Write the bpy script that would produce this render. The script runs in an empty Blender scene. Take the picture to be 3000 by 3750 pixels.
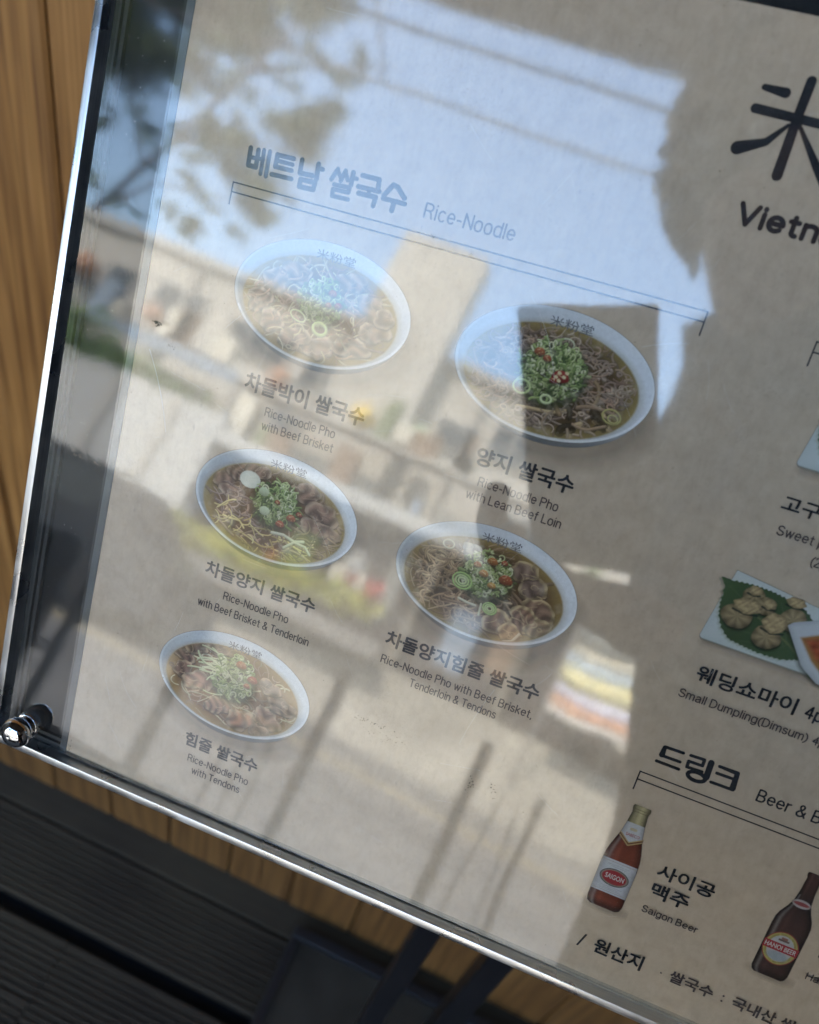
import bpy, bmesh, math, random
import numpy as np
from mathutils import Matrix, Vector, Euler
random.seed(4)
SC = bpy.context.scene
COL = SC.collection

# ------------------------------------------------------------------ place: z up, deck at z = 0, wall behind the board at +Y, street at -Y
EYE = Vector((0, 0, 1.45))                       # the phone lens
CR = Vector((0.9140286, 0.3482499, 0.2080235))   # camera right
CD = Vector((0.3880621, -0.6013068, -0.6984539)) # camera down
CF = Vector((-0.1181505, 0.7191329, -0.6847542)) # camera forward

cam_d = bpy.data.cameras.new('camera')
cam = bpy.data.objects.new('camera', cam_d); COL.objects.link(cam)
cam.matrix_world = Matrix(((CR.x, -CD.x, -CF.x, EYE.x), (CR.y, -CD.y, -CF.y, EYE.y), (CR.z, -CD.z, -CF.z, EYE.z), (0, 0, 0, 1)))
cam_d.sensor_fit = 'HORIZONTAL'; cam_d.sensor_width = 36; cam_d.lens = 36.357
cam_d.clip_start = .004; cam_d.clip_end = 3000
cam_d.dof.use_dof = True; cam_d.dof.focus_distance = .268; cam_d.dof.aperture_fstop = 36.357/2.5   # a 2.5 mm wide pupil
SC.camera = cam

SUN_AZ, SUN_EL = math.radians(-24), math.radians(50)    # azimuth from +Y towards +X
world = bpy.data.worlds.new('World'); SC.world = world; world.use_nodes = True
wn = world.node_tree; bg = wn.nodes['Background']
sky = wn.nodes.new('ShaderNodeTexSky'); sky.sky_type = 'NISHITA'; sky.sun_disc = False
sky.sun_elevation = SUN_EL; sky.sun_rotation = SUN_AZ; sky.air_density = 1.4; sky.dust_density = 1.2; sky.ozone_density = 1.6
wn.links.new(sky.outputs[0], bg.inputs[0]); bg.inputs[1].default_value = .15
sd = bpy.data.lights.new('sun', 'SUN'); sd.energy = 2.0; sd.angle = math.radians(.5); sd.color = (1, .93, .82)
sun = bpy.data.objects.new('sun', sd); COL.objects.link(sun)
sv = Vector((math.sin(SUN_AZ)*math.cos(SUN_EL), math.cos(SUN_AZ)*math.cos(SUN_EL), math.sin(SUN_EL)))
sun.rotation_euler = sv.to_track_quat('Z', 'Y').to_euler(); sun.location = (0, 3, 9)
SC.view_settings.view_transform = 'Standard'; SC.view_settings.look = 'None'; SC.view_settings.gamma = 1
SC.view_settings.exposure = 3.42
SC.cycles.max_bounces = 10; SC.cycles.transparent_max_bounces = 16; SC.cycles.glossy_bounces = 6
SC.cycles.use_denoising = True

# board frame: origin on the printed sheet, x right along it, y up along it, z out of it
BU = Vector((0.995219, 0.000813, 0.097668)); BV = Vector((0.087644, -0.448768, -0.889340)); BN = Vector((0.043107, 0.893648, -0.446694))
FOOT = EYE+BN*.235
BM = Matrix(((BU.x, -BV.x, -BN.x, FOOT.x), (BU.y, -BV.y, -BN.y, FOOT.y), (BU.z, -BV.z, -BN.z, FOOT.z), (0, 0, 0, 1)))
MM = .001

# ------------------------------------------------------------------ helpers
def tag(o, label=None, cat=None, group=None, kind=None):
    if label: o['label'] = label
    if cat: o['category'] = cat
    if group: o['group'] = group
    if kind: o['kind'] = kind
    return o

def empty(name, loc=(0, 0, 0), label=None, cat=None, group=None, kind=None):
    o = bpy.data.objects.new(name, None); COL.objects.link(o); o.location = loc
    o.empty_display_size = .05
    return tag(o, label, cat, group, kind)

def mesh(name, verts, faces, mat=None, parent=None, smooth=False):
    m = bpy.data.meshes.new(name); m.from_pydata([tuple(v) for v in verts], [], faces); m.update()
    return link(name, m, mat, parent, smooth)

def link(name, m, mat=None, parent=None, smooth=False):
    o = bpy.data.objects.new(name, m); COL.objects.link(o)
    if mat and not m.materials: m.materials.append(mat)
    if parent: o.parent = parent
    if smooth:
        m.polygons.foreach_set('use_smooth', [True]*len(m.polygons)); m.update()
    return o

class MB:
    """collects simple shapes into one mesh"""
    def __init__(s): s.v = []; s.f = []
    def add(s, v, f):
        k = len(s.v); s.v += [tuple(p) for p in v]; s.f += [tuple(i+k for i in q) for q in f]; return s
    def box(s, x0, x1, y0, y1, z0, z1, b=0.):
        if b <= 0:
            v = [(x, y, z) for z in (z0, z1) for y in (y0, y1) for x in (x0, x1)]
            return s.add(v, [(0, 2, 3, 1), (4, 5, 7, 6), (0, 1, 5, 4), (2, 6, 7, 3), (0, 4, 6, 2), (1, 3, 7, 5)])
        bm = bmesh.new(); bmesh.ops.create_cube(bm, size=1)
        for q in bm.verts: q.co = ((x0+x1)/2+q.co.x*(x1-x0), (y0+y1)/2+q.co.y*(y1-y0), (z0+z1)/2+q.co.z*(z1-z0))
        bmesh.ops.bevel(bm, geom=bm.edges[:], offset=b, segments=2, affect='EDGES', profile=.5)
        bm.verts.index_update(); s.add([q.co[:] for q in bm.verts], [tuple(q.index for q in f.verts) for f in bm.faces]); bm.free(); return s
    def tube(s, pts, r, n=10, cap=True):
        rr = r if hasattr(r, '__len__') else [r]*len(pts)
        pts = [Vector(p) for p in pts]; k0 = len(s.v); up = Vector((.13, .31, .94))
        for i, p in enumerate(pts):
            d = (pts[min(i+1, len(pts)-1)]-pts[max(i-1, 0)]).normalized()
            a = d.cross(up if abs(d.dot(up)) < .95 else Vector((1, 0, 0))).normalized(); b = d.cross(a)
            s.v += [tuple(p+(a*math.cos(t*2*math.pi/n)+b*math.sin(t*2*math.pi/n))*rr[i]) for t in range(n)]
        for i in range(len(pts)-1):
            for t in range(n):
                u = (t+1) % n; s.f.append((k0+i*n+t, k0+i*n+u, k0+i*n+n+u, k0+i*n+n+t))
        if cap:
            s.f.append(tuple(k0+t for t in range(n))[::-1]); s.f.append(tuple(k0+(len(pts)-1)*n+t for t in range(n)))
        return s
    def lathe(s, prof, n=32, c=(0, 0, 0)):
        k0 = len(s.v)
        for r, z in prof: s.v += [(c[0]+r*math.cos(t*2*math.pi/n), c[1]+r*math.sin(t*2*math.pi/n), c[2]+z) for t in range(n)]
        for i in range(len(prof)-1):
            for t in range(n):
                u = (t+1) % n; s.f.append((k0+i*n+t, k0+i*n+u, k0+i*n+n+u, k0+i*n+n+t))
        return s
    def prism(s, outline, z0, z1):
        n = len(outline)
        s.add([(x, y, z0) for x, y in outline]+[(x, y, z1) for x, y in outline],
              [tuple(range(n))[::-1], tuple(range(n, 2*n))]+[(i, (i+1) % n, n+(i+1) % n, n+i) for i in range(n)]); return s
    def build(s, name, mat=None, parent=None, smooth=False):
        return mesh(name, s.v, s.f, mat, parent, smooth)

def auto_smooth(o, deg=35):
    o.data.polygons.foreach_set('use_smooth', [True]*len(o.data.polygons))
    e = o.data; e.update()
    bm = bmesh.new(); bm.from_mesh(e)
    for ed in bm.edges: ed.smooth = len(ed.link_faces) == 2 and ed.calc_face_angle(0) < math.radians(deg)
    bm.to_mesh(e); bm.free(); return o

# ------------------------------------------------------------------ materials
class NT:
    def __init__(s, name):
        s.m = bpy.data.materials.new(name); s.m.use_nodes = True; s.t = s.m.node_tree; s.n = s.t.nodes; s.b = s.n['Principled BSDF']; s.out = s.n['Material Output']
    def new(s, typ, **k):
        n = s.n.new(typ)
        for a, v in k.items():
            if hasattr(n, a): setattr(n, a, v)
            else: n.inputs[a.replace('_', ' ')].default_value = v
        return n
    def l(s, a, b): s.t.links.new(a, b); return s
    def coord(s, kind='Object', scale=(1, 1, 1), rot=(0, 0, 0)):
        c = s.new('ShaderNodeTexCoord'); m = s.new('ShaderNodeMapping'); m.inputs['Scale'].default_value = scale; m.inputs['Rotation'].default_value = rot
        s.l(c.outputs[kind], m.inputs[0]); return m.outputs[0]
    def noise(s, vec, scale, detail=4, rough=.55, dist=0):
        n = s.new('ShaderNodeTexNoise'); n.inputs['Scale'].default_value = scale; n.inputs['Detail'].default_value = detail
        n.inputs['Roughness'].default_value = rough; n.inputs['Distortion'].default_value = dist
        s.l(vec, n.inputs['Vector']); return n.outputs['Fac']
    def ramp(s, fac, stops):
        r = s.new('ShaderNodeValToRGB'); e = r.color_ramp.elements
        while len(e) < len(stops): e.new(.5)
        for q, (p, c) in zip(e, stops):
            q.position = p; q.color = (*c, 1) if len(c) == 3 else c
        s.l(fac, r.inputs[0]); return r.outputs[0]
    def math(s, op, a, b=None, c=None):
        n = s.new('ShaderNodeMath', operation=op)
        for i, x in enumerate((a, b, c)):
            if x is None: continue
            if isinstance(x, (int, float)): n.inputs[i].default_value = x
            else: s.l(x, n.inputs[i])
        return n.outputs[0]
    def mixc(s, fac, a, b, mode='MIX'):
        n = s.new('ShaderNodeMix', data_type='RGBA', blend_type=mode)
        for i, x in ((0, fac), (6, a), (7, b)):
            if isinstance(x, (int, float)): n.inputs[i].default_value = x
            elif isinstance(x, tuple): n.inputs[i].default_value = (*x, 1)
            else: s.l(x, n.inputs[i])
        return n.outputs[2]
    def bump(s, h, dist, strength=1.):
        n = s.new('ShaderNodeBump'); n.inputs['Strength'].default_value = strength; n.inputs['Distance'].default_value = dist
        s.l(h, n.inputs['Height']); s.l(n.outputs[0], s.b.inputs['Normal']); return n.outputs[0]
    def set(s, **k):
        for a, v in k.items(): s.b.inputs[a.replace('_', ' ')].default_value = v
        return s

def plain(name, col, rough=.6, metal=0., var=.15, scale=6., bump=0.):
    t = NT(name); v = t.coord(); n = t.noise(v, scale, 5, .6)
    c = t.ramp(n, [(.3, tuple(x*(1-var) for x in col)), (.7, tuple(min(1, x*(1+var)) for x in col))])
    t.l(c, t.b.inputs['Base Color']); t.set(Roughness=rough, Metallic=metal)
    if bump: t.bump(t.noise(v, scale*6, 4), bump)
    return t.m

def wood_mat():
    t = NT('pine_wood')
    oi = t.new('ShaderNodeObjectInfo'); rnd = oi.outputs['Random']
    tc = t.new('ShaderNodeTexCoord'); off = t.new('ShaderNodeCombineXYZ')
    t.l(t.math('MULTIPLY', rnd, 7.), off.inputs[0]); t.l(t.math('MULTIPLY', rnd, 31.), off.inputs[2])
    va = t.new('ShaderNodeVectorMath', operation='ADD'); t.l(tc.outputs['Object'], va.inputs[0]); t.l(off.outputs[0], va.inputs[1])
    def mp(sc):
        m = t.new('ShaderNodeMapping'); m.inputs['Scale'].default_value = sc; t.l(va.outputs[0], m.inputs[0]); return m.outputs[0]
    warp = t.noise(mp((1, 1, .35)), 5, 2)
    ring = t.new('ShaderNodeTexWave', wave_type='BANDS', bands_direction='X'); ring.inputs['Scale'].default_value = 11; ring.inputs['Distortion'].default_value = 22.
    ring.inputs['Detail'].default_value = 2.5; ring.inputs['Detail Scale'].default_value = .7; t.l(mp((1, 1, .09)), ring.inputs['Vector'])
    grain = t.noise(mp((1, 1, .022)), 190, 4, .6)
    blot = t.noise(mp((1, 1, .5)), 9, 3)
    c = t.ramp(ring.outputs['Fac'], [(0, (.38, .185, .056)), (.5, (.32, .145, .042)), (.8, (.23, .10, .030)), (1, (.15, .062, .020))])
    c = t.mixc(.55, c, t.ramp(grain, [(.36, (.13, .055, .014)), (.5, (.32, .155, .04)), (.64, (.48, .25, .08))]))
    c = t.mixc(.6, c, t.ramp(blot, [(.3, (.55, .48, .42)), (.7, (1., 1., 1.))]), 'MULTIPLY')
    kn = t.new('ShaderNodeTexVoronoi', feature='F1'); kn.inputs['Scale'].default_value = 1.0; t.l(mp((7.5, 0, 4.2)), kn.inputs['Vector'])
    c = t.mixc(t.ramp(kn.outputs['Distance'], [(.0, (.9, .9, .9)), (.045, (.8, .8, .8)), (.075, (.3, .3, .3)), (.13, (0, 0, 0))]), c, (.045, .02, .01))
    # shade painted into the foot of the boards, with a ragged noise edge
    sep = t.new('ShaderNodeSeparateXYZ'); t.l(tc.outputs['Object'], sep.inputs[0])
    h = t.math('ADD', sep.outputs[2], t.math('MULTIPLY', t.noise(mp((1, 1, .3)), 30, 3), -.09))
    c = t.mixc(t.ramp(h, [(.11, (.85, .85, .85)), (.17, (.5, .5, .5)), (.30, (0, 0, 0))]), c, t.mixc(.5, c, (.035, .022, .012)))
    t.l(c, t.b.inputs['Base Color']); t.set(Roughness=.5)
    t.bump(grain, .0006, .6); return t.m

def deck_mat():
    t = NT('dark_composite_deck'); v = t.coord('Object', (.6, 8, 1)); n = t.noise(v, 14, 5, .7); n2 = t.noise(t.coord('Object'), 5, 3)
    c = t.mixc(.5, t.ramp(n, [(.3, (.026, .019, .0125)), (.7, (.056, .043, .028))]), t.ramp(n2, [(.35, (.025, .0185, .0145)), (.65, (.052, .040, .025))]))
    t.l(c, t.b.inputs['Base Color']); t.set(Roughness=.72, Specular_IOR_Level=.2); t.bump(n, .0008, .5); return t.m

def metal_mat(name, col, rough, brushed=None, bumpd=.00002):
    t = NT(name); t.set(Metallic=1., Roughness=rough)
    if brushed:
        n = t.noise(t.coord('Object', brushed), 1500, 3, .7)
        t.l(t.ramp(n, [(.3, tuple(x*.82 for x in col)), (.7, col)]), t.b.inputs['Base Color']); t.bump(n, bumpd, .6)
        t.l(t.ramp(t.noise(t.coord('Object'), 60, 3), [(.35, (rough*.7,)*3), (.7, (rough*1.5,)*3)]), t.b.inputs['Roughness'])
    else: t.set(Base_Color=(*col, 1))
    return t.m

def paper_mat():
    t = NT('printed_paper'); v = t.coord('Object')
    a = t.noise(v, 160, 5, .65); f = t.noise(t.coord('Object', (1, .35, 1), (0, 0, -.12)), 620, 4, .7); b = t.noise(v, 28, 3)
    c = t.ramp(a, [(.25, (.450, .360, .268)), (.5, (.500, .402, .300)), (.78, (.546, .441, .332))])
    c = t.mixc(.55, c, t.ramp(f, [(.28, (.86, .86, .85)), (.5, (1, 1, 1)), (.75, (1.07, 1.06, 1.05))]), 'MULTIPLY')
    c = t.mixc(.5, c, t.ramp(b, [(.3, (.93, .93, .95)), (.7, (1.04, 1.03, 1.))]), 'MULTIPLY')
    sp = t.noise(t.coord('Object', (1, .45, 1)), 330, 2, .5)
    c = t.mixc(t.ramp(sp, [(.0, (0, 0, 0)), (.73, (0, 0, 0)), (.80, (.35, .35, .35))]), c, (.20, .17, .15))
    t.l(c, t.b.inputs['Base Color']); t.set(Roughness=.85, Specular_IOR_Level=.1); t.bump(f, .00004, .35); return t.m

def ink(name, col):
    t = NT(name); n = t.noise(t.coord('Object'), 900, 2)
    t.l(t.ramp(n, [(.3, tuple(x*.8 for x in col)), (.7, tuple(x*1.2 for x in col))]), t.b.inputs['Base Color']); t.set(Roughness=.8, Specular_IOR_Level=.1); return t.m

def picture_mat():
    t = NT('printed_picture'); a = t.new('ShaderNodeVertexColor', layer_name='print')
    t.l(a.outputs['Color'], t.b.inputs['Base Color']); t.l(a.outputs['Alpha'], t.b.inputs['Alpha']); t.set(Roughness=.8, Specular_IOR_Level=.1)
    return t.m

def acrylic_mat(name, gain, wav=1.):
    """thin clear sheet: seen straight through, mirror reflection from its front by Fresnel (both faces counted at the front)"""
    t = NT(name); t.n.remove(t.b)
    tr = t.new('ShaderNodeBsdfTransparent'); gl = t.new('ShaderNodeBsdfGlossy'); gl.inputs['Roughness'].default_value = .046
    fr = t.new('ShaderNodeFresnel'); fr.inputs['IOR'].default_value = 1.49
    geo = t.new('ShaderNodeNewGeometry'); v = t.coord('Object')
    big = t.noise(v, 9, 2, .4); mid = t.noise(v, 75, 3, .6, .6); fine = t.noise(t.coord('Object', (1, .5, 1)), 420, 2)
    h = t.math('ADD', t.math('MULTIPLY', big, 1.5), t.math('ADD', t.math('MULTIPLY', mid, .15*wav), t.math('MULTIPLY', fine, .004*wav)))
    bp = t.new('ShaderNodeBump'); bp.inputs['Strength'].default_value = 1.; bp.inputs['Distance'].default_value = .00012; t.l(h, bp.inputs['Height'])
    t.l(bp.outputs[0], gl.inputs['Normal'])
    f = t.math('MULTIPLY', t.math('MULTIPLY', fr.outputs[0], gain), t.math('SUBTRACT', 1., geo.outputs['Backfacing']))
    mx = t.new('ShaderNodeMixShader'); t.l(f, mx.inputs[0]); t.l(tr.outputs[0], mx.inputs[1]); t.l(gl.outputs[0], mx.inputs[2])
    # film of dust and dried drops
    df = t.new('ShaderNodeBsdfDiffuse'); df.inputs['Color'].default_value = (.55, .53, .5, 1)
    d1 = t.ramp(t.noise(v, 1100, 2, .6), [(.58, (0, 0, 0)), (.76, (.6, .6, .6))]); d2 = t.ramp(t.noise(v, 38, 4, .65), [(.35, (.15, .15, .15)), (.75, (1, 1, 1))])
    d3 = t.ramp(t.noise(t.coord('Object', (1, .06, 1), (0, 0, .1)), 260, 3), [(.45, (0, 0, 0)), (.8, (.3, .3, .3))])
    dust = t.math('MULTIPLY', t.math('ADD', t.math('ADD', t.math('MULTIPLY', d1, .14), .006), t.math('MULTIPLY', d3, .09)), d2)
    dust = t.math('MULTIPLY', dust, t.math('SUBTRACT', 1., geo.outputs['Backfacing']))
    m2 = t.new('ShaderNodeMixShader'); t.l(dust, m2.inputs[0]); t.l(mx.outputs[0], m2.inputs[1]); t.l(df.outputs[0], m2.inputs[2])
    t.l(m2.outputs[0], t.out.inputs[0]); return t.m

WOOD = wood_mat(); DECK = deck_mat()
STEEL = metal_mat('brushed_steel', (.70, .70, .71), .33, (.012, 1, 1)); STEELV = metal_mat('brushed_steel_upright', (.70, .70, .71), .33, (1, .012, 1))
CHROME = metal_mat('chrome', (.72, .72, .73), .03)
BLACK = plain('black_gloss_panel', (.006, .007, .009), .5, 0, .2, 30); BLACK.node_tree.nodes['Principled BSDF'].inputs['Specular IOR Level'].default_value = .12
GROOVE = plain('dark_channel', (.016, .018, .018), .75, 0, .2, 40)
PAPERM = paper_mat(); PIC = picture_mat()
INK = ink('black_ink', (.022, .023, .028)); INKG = ink('grey_brown_ink', (.075, .058, .055)); INKL = ink('grey_logo_ink', (.12, .125, .14)); INKW = ink('white_ink', (.5, .48, .46)); INKR = ink('red_ink', (.33, .08, .07))
PANE = acrylic_mat('clear_acrylic', 2.15); PANE2 = acrylic_mat('clear_acrylic_inner', 1.45, .6)
EDGE = plain('acrylic_edge', (.055, .065, .072), .3, 0, .1, 50)
NAVY = plain('dark_navy_steel', (.0085, .0085, .011), .4, 0, .2, 12)
BASEM = plain('dark_base_plate', (.034, .028, .021), .8, 0, .35, 9, .0006); BASEM.node_tree.nodes['Principled BSDF'].inputs['Specular IOR Level'].default_value = .2
# ------------------------------------------------------------------ printed pictures (colour attribute grids)
PAPER = np.array([.500, .402, .300]); DIM = .88   # DIM: how much light the printed pictures give back against white ink

class Canvas:
    """A small picture in millimetres, x right, y down; later becomes the vertex colours of a printed patch."""
    def __init__(s, x0, y0, w, h, res=6.0, seed=1):
        s.x0, s.y0, s.res = x0, y0, res
        s.W, s.H = int(w*res)+1, int(h*res)+1
        s.rgb = np.tile(PAPER, (s.H, s.W, 1)).astype(float)
        s.a = np.zeros((s.H, s.W))
        ys, xs = np.mgrid[0:s.H, 0:s.W]
        s.X, s.Y = x0+xs/res, y0+ys/res
        s.rs = np.random.RandomState(seed)
        s.clip = np.ones((s.H, s.W))
    def noise(s, scale, seed=None, octs=3):
        rs = np.random.RandomState(seed) if seed is not None else s.rs
        out = np.zeros((s.H, s.W)); amp = 1.; tot = 0
        for o in range(octs):
            c = scale/2**o
            gw, gh = int(s.W/s.res/c)+4, int(s.H/s.res/c)+4
            g = rs.rand(gh, gw)
            fx, fy = (s.X-s.x0)/c, (s.Y-s.y0)/c
            ix, iy = fx.astype(int), fy.astype(int); fx, fy = fx-ix, fy-iy
            fx = fx*fx*(3-2*fx); fy = fy*fy*(3-2*fy)
            out += amp*((g[iy, ix]*(1-fx)+g[iy, ix+1]*fx)*(1-fy)+(g[iy+1, ix]*(1-fx)+g[iy+1, ix+1]*fx)*fy)
            tot += amp; amp *= .55
        return out/tot
    def over(s, m, col, sl=None, clip=True):
        sl = sl if sl is not None else (slice(None), slice(None))
        if clip: m = m*s.clip[sl]
        col = np.asarray(col)
        s.rgb[sl] += (col-s.rgb[sl])*m[..., None]
        s.a[sl] = s.a[sl]+m*(1-s.a[sl])
    def ell(s, cx, cy, rx, ry, rot=0, soft=.12):
        c, n = math.cos(rot), math.sin(rot)
        x, y = s.X-cx, s.Y-cy
        u, v = (x*c+y*n)/rx, (-x*n+y*c)/ry
        d = np.sqrt(u*u+v*v)
        return np.clip((1-d)*min(rx, ry)/soft+.5, 0, 1)
    def box(s, pts, r):
        x = [p[0] for p in pts]; y = [p[1] for p in pts]
        i0 = max(0, int((min(x)-r-s.x0)*s.res)); i1 = min(s.W, int((max(x)+r-s.x0)*s.res)+2)
        j0 = max(0, int((min(y)-r-s.y0)*s.res)); j1 = min(s.H, int((max(y)+r-s.y0)*s.res)+2)
        return (slice(j0, j1), slice(i0, i1)) if i1 > i0 and j1 > j0 else None
    def line(s, pts, r, col, al=1., soft=.14, clip=True):
        n = len(pts)
        rr = r if hasattr(r, '__len__') else [r]*n
        sl = s.box(pts, max(rr)+soft)
        if sl is None: return
        X, Y = s.X[sl], s.Y[sl]; m = np.zeros(X.shape)
        for k in range(n-1):
            ax, ay = pts[k]; bx, by = pts[k+1]
            dx, dy = bx-ax, by-ay; L = dx*dx+dy*dy+1e-9
            t = np.clip(((X-ax)*dx+(Y-ay)*dy)/L, 0, 1)
            d = np.hypot(X-ax-t*dx, Y-ay-t*dy)
            m = np.maximum(m, np.clip((rr[k]+(rr[k+1]-rr[k])*t-d)/soft+.5, 0, 1))
        s.over(m*al, col, sl, clip)
    def strand(s, pts, r, col, hi=1.45, dark=.5):
        col = np.array(col)
        s.line([(x+.12*r, y+.5*r) for x, y in pts], r*1.25, col*dark, .75)
        s.line(pts, r, col)
        s.line([(x-.25*r, y-.35*r) for x, y in pts], r*.42, np.minimum(col*hi+.02, .9), .75, .1)
    def poly(s, pts, col, al=1., soft=.14, clip=True, shade=None):
        sl = s.box(pts, soft)
        if sl is None: return
        X, Y = s.X[sl], s.Y[sl]; inside = np.zeros(X.shape, bool); dm = np.full(X.shape, 9.)
        n = len(pts)
        for k in range(n):
            ax, ay = pts[k]; bx, by = pts[(k+1) % n]
            c = ((ay > Y) != (by > Y)) & (X < (bx-ax)*(Y-ay)/((by-ay) if abs(by-ay) > 1e-9 else 1e-9)+ax)
            inside ^= c
            dx, dy = bx-ax, by-ay; L = dx*dx+dy*dy+1e-9
            t = np.clip(((X-ax)*dx+(Y-ay)*dy)/L, 0, 1)
            dm = np.minimum(dm, np.hypot(X-ax-t*dx, Y-ay-t*dy))
        sd = np.where(inside, dm, -dm)
        m = np.clip(sd/soft+.5, 0, 1)*al
        cc = np.asarray(col)
        if shade is not None: cc = cc*shade(X, Y, sd)[..., None]
        s.over(m, cc, sl, clip)
    def ring(s, cx, cy, rx, ry, rot, th, col, arc=(0, 6.4)):
        c, n = math.cos(rot), math.sin(rot)
        pts = [(cx+rx*math.cos(a)*c-ry*math.sin(a)*n, cy+rx*math.cos(a)*n+ry*math.sin(a)*c) for a in np.linspace(arc[0], arc[1], 15)]
        s.strand(pts, th, col, 1.5, .45)

def wiggle(rs, x, y, ang, L, curl, n=9):
    pts = [(x, y)]; k = rs.normal(0, curl)
    for i in range(n):
        k += rs.normal(0, curl*.35); ang += k
        x += math.cos(ang)*L/n; y += math.sin(ang)*L/n*.72
        pts.append((x, y))
    return pts

def meat_slice(c, rs, x, y, R, col, fat=(.42, .33, .27), flat=.7):
    n = 16; ph = rs.rand(4)*6.3; rot = rs.rand()*6.3
    pts = []
    for i in range(n*2):
        a = i*math.pi/n
        r = R*(1+.16*math.sin(2*a+ph[0])+.1*math.sin(3*a+ph[1])+.07*math.sin(5*a+ph[2])+rs.normal(0, .03))
        pts.append((x+r*math.cos(a+rot), y+r*math.sin(a+rot)*flat))
    c.poly([(px+.15, py+.5) for px, py in pts], np.array(col)*.22, .8, .5)
    f1, f2 = rs.rand()*6.3, .9+rs.rand()*1.3
    def sh(X, Y, sd):
        w = np.sin((X*math.cos(f1)+Y*math.sin(f1))*2.6/f2+2*np.sin((X*math.sin(f1)-Y*math.cos(f1))*.8)+ph[3])
        return .8+.34*w+.32*np.clip((y-Y)/R, -1, 1)
    c.poly(pts, fat, 1, .14, shade=sh)
    inner = [(x+(px-x)*.8+rs.normal(0, .12), y+(py-y)*.78+rs.normal(0, .12)) for px, py in pts]
    c.poly(inner, col, .92, .5, shade=sh)
    for k in range(rs.randint(2, 5)):
        c.line(wiggle(rs, x+rs.normal(0, R*.4), y+rs.normal(0, R*.25), rs.rand()*6.3, R*.9, .4, 6), .09+.1*rs.rand(), np.array(fat)*1.25, .55)
    for k in range(2):
        c.line(wiggle(rs, x+rs.normal(0, R*.5), y+rs.normal(0, R*.3), rs.rand()*6.3, R*.9, .4, 6), .14, np.array(col)*.4, .6, .25)

def greens(c, rs, cx, cy, rx, ry, n, chili=(), sprout=False, pale=.5):
    G = [(.085, .125, .045), (.14, .20, .07), (.22, .29, .12), (.36, .41, .24), (.48, .50, .38), (.05, .085, .03), (.27, .34, .17)]
    c.over(c.ell(cx+.3, cy+.9, rx*1.12, ry*1.15, 0, 2.2)*.85, (.035, .045, .02))
    for i in range(int(n*.5)):
        a, q = rs.rand()*6.3, math.sqrt(rs.rand())
        x, y = cx+math.cos(a)*q*rx, cy+math.sin(a)*q*ry
        g = np.array(G[rs.randint(len(G)-3)])*(.7+.5*rs.rand())
        c.strand(wiggle(rs, x, y, rs.rand()*6.3, 1.4+2*rs.rand(), .25, 6), .22+.2*rs.rand(), g)
    if sprout:
        for i in range(26):
            a = rs.rand()*6.3
            x, y = cx-rx*.85+rs.normal(0, 1.6), cy+rs.normal(0, ry*.55)
            c.strand(wiggle(rs, x, y, rs.uniform(-.6, .6)+3.14*rs.randint(2), 4+4*rs.rand(), .1, 7), .2+.1*rs.rand(), (.5, .52, .36), 1.3, .4)
    for i in range(n):
        a, q = rs.rand()*6.3, math.sqrt(rs.rand())*.98
        x, y = cx+math.cos(a)*q*rx, cy+math.sin(a)*q*ry-.6
        up = .75+.45*(1-(y-cy+ry)/(2*ry))
        k = rs.rand()
        if k < .62:
            g = np.array(G[2+rs.randint(3)] if rs.rand() < pale else G[rs.randint(4)])*up
            R = .5+.75*rs.rand()
            c.ring(x, y, R, R*(.45+.45*rs.rand()), rs.rand()*3, .13+.1*rs.rand(), g, (rs.rand()*3, 4.5+2*rs.rand()))
        else:
            g = np.array(G[rs.randint(len(G))])*up
            c.strand(wiggle(rs, x, y, rs.rand()*6.3, 1.+1.5*rs.rand(), .3, 5), .18+.16*rs.rand(), g)
    for (x, y, s_, col) in chili:
        c.poly([(x+.1+s_*1.1*math.cos(a), y+.35+s_*.8*math.sin(a)) for a in np.linspace(0, 6, 12)], (.03, .012, .01), .7, .4)
        c.poly([(x+s_*math.cos(a)*(1+.12*math.sin(3*a)), y+s_*.72*math.sin(a)) for a in np.linspace(0, 6, 14)], col, 1, .2, shade=lambda X, Y, sd: .75+.6*np.clip((y-Y)/s_, -1, 1))
        c.line(wiggle(rs, x-s_*.5, y-s_*.2, .2, s_, .3, 4), .1, (.7, .5, .35), .7)
        for k in range(3): c.line([(x+rs.normal(0, s_*.35), y+rs.normal(0, s_*.25))]*2, .16, (.55, .42, .2), .8)

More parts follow.
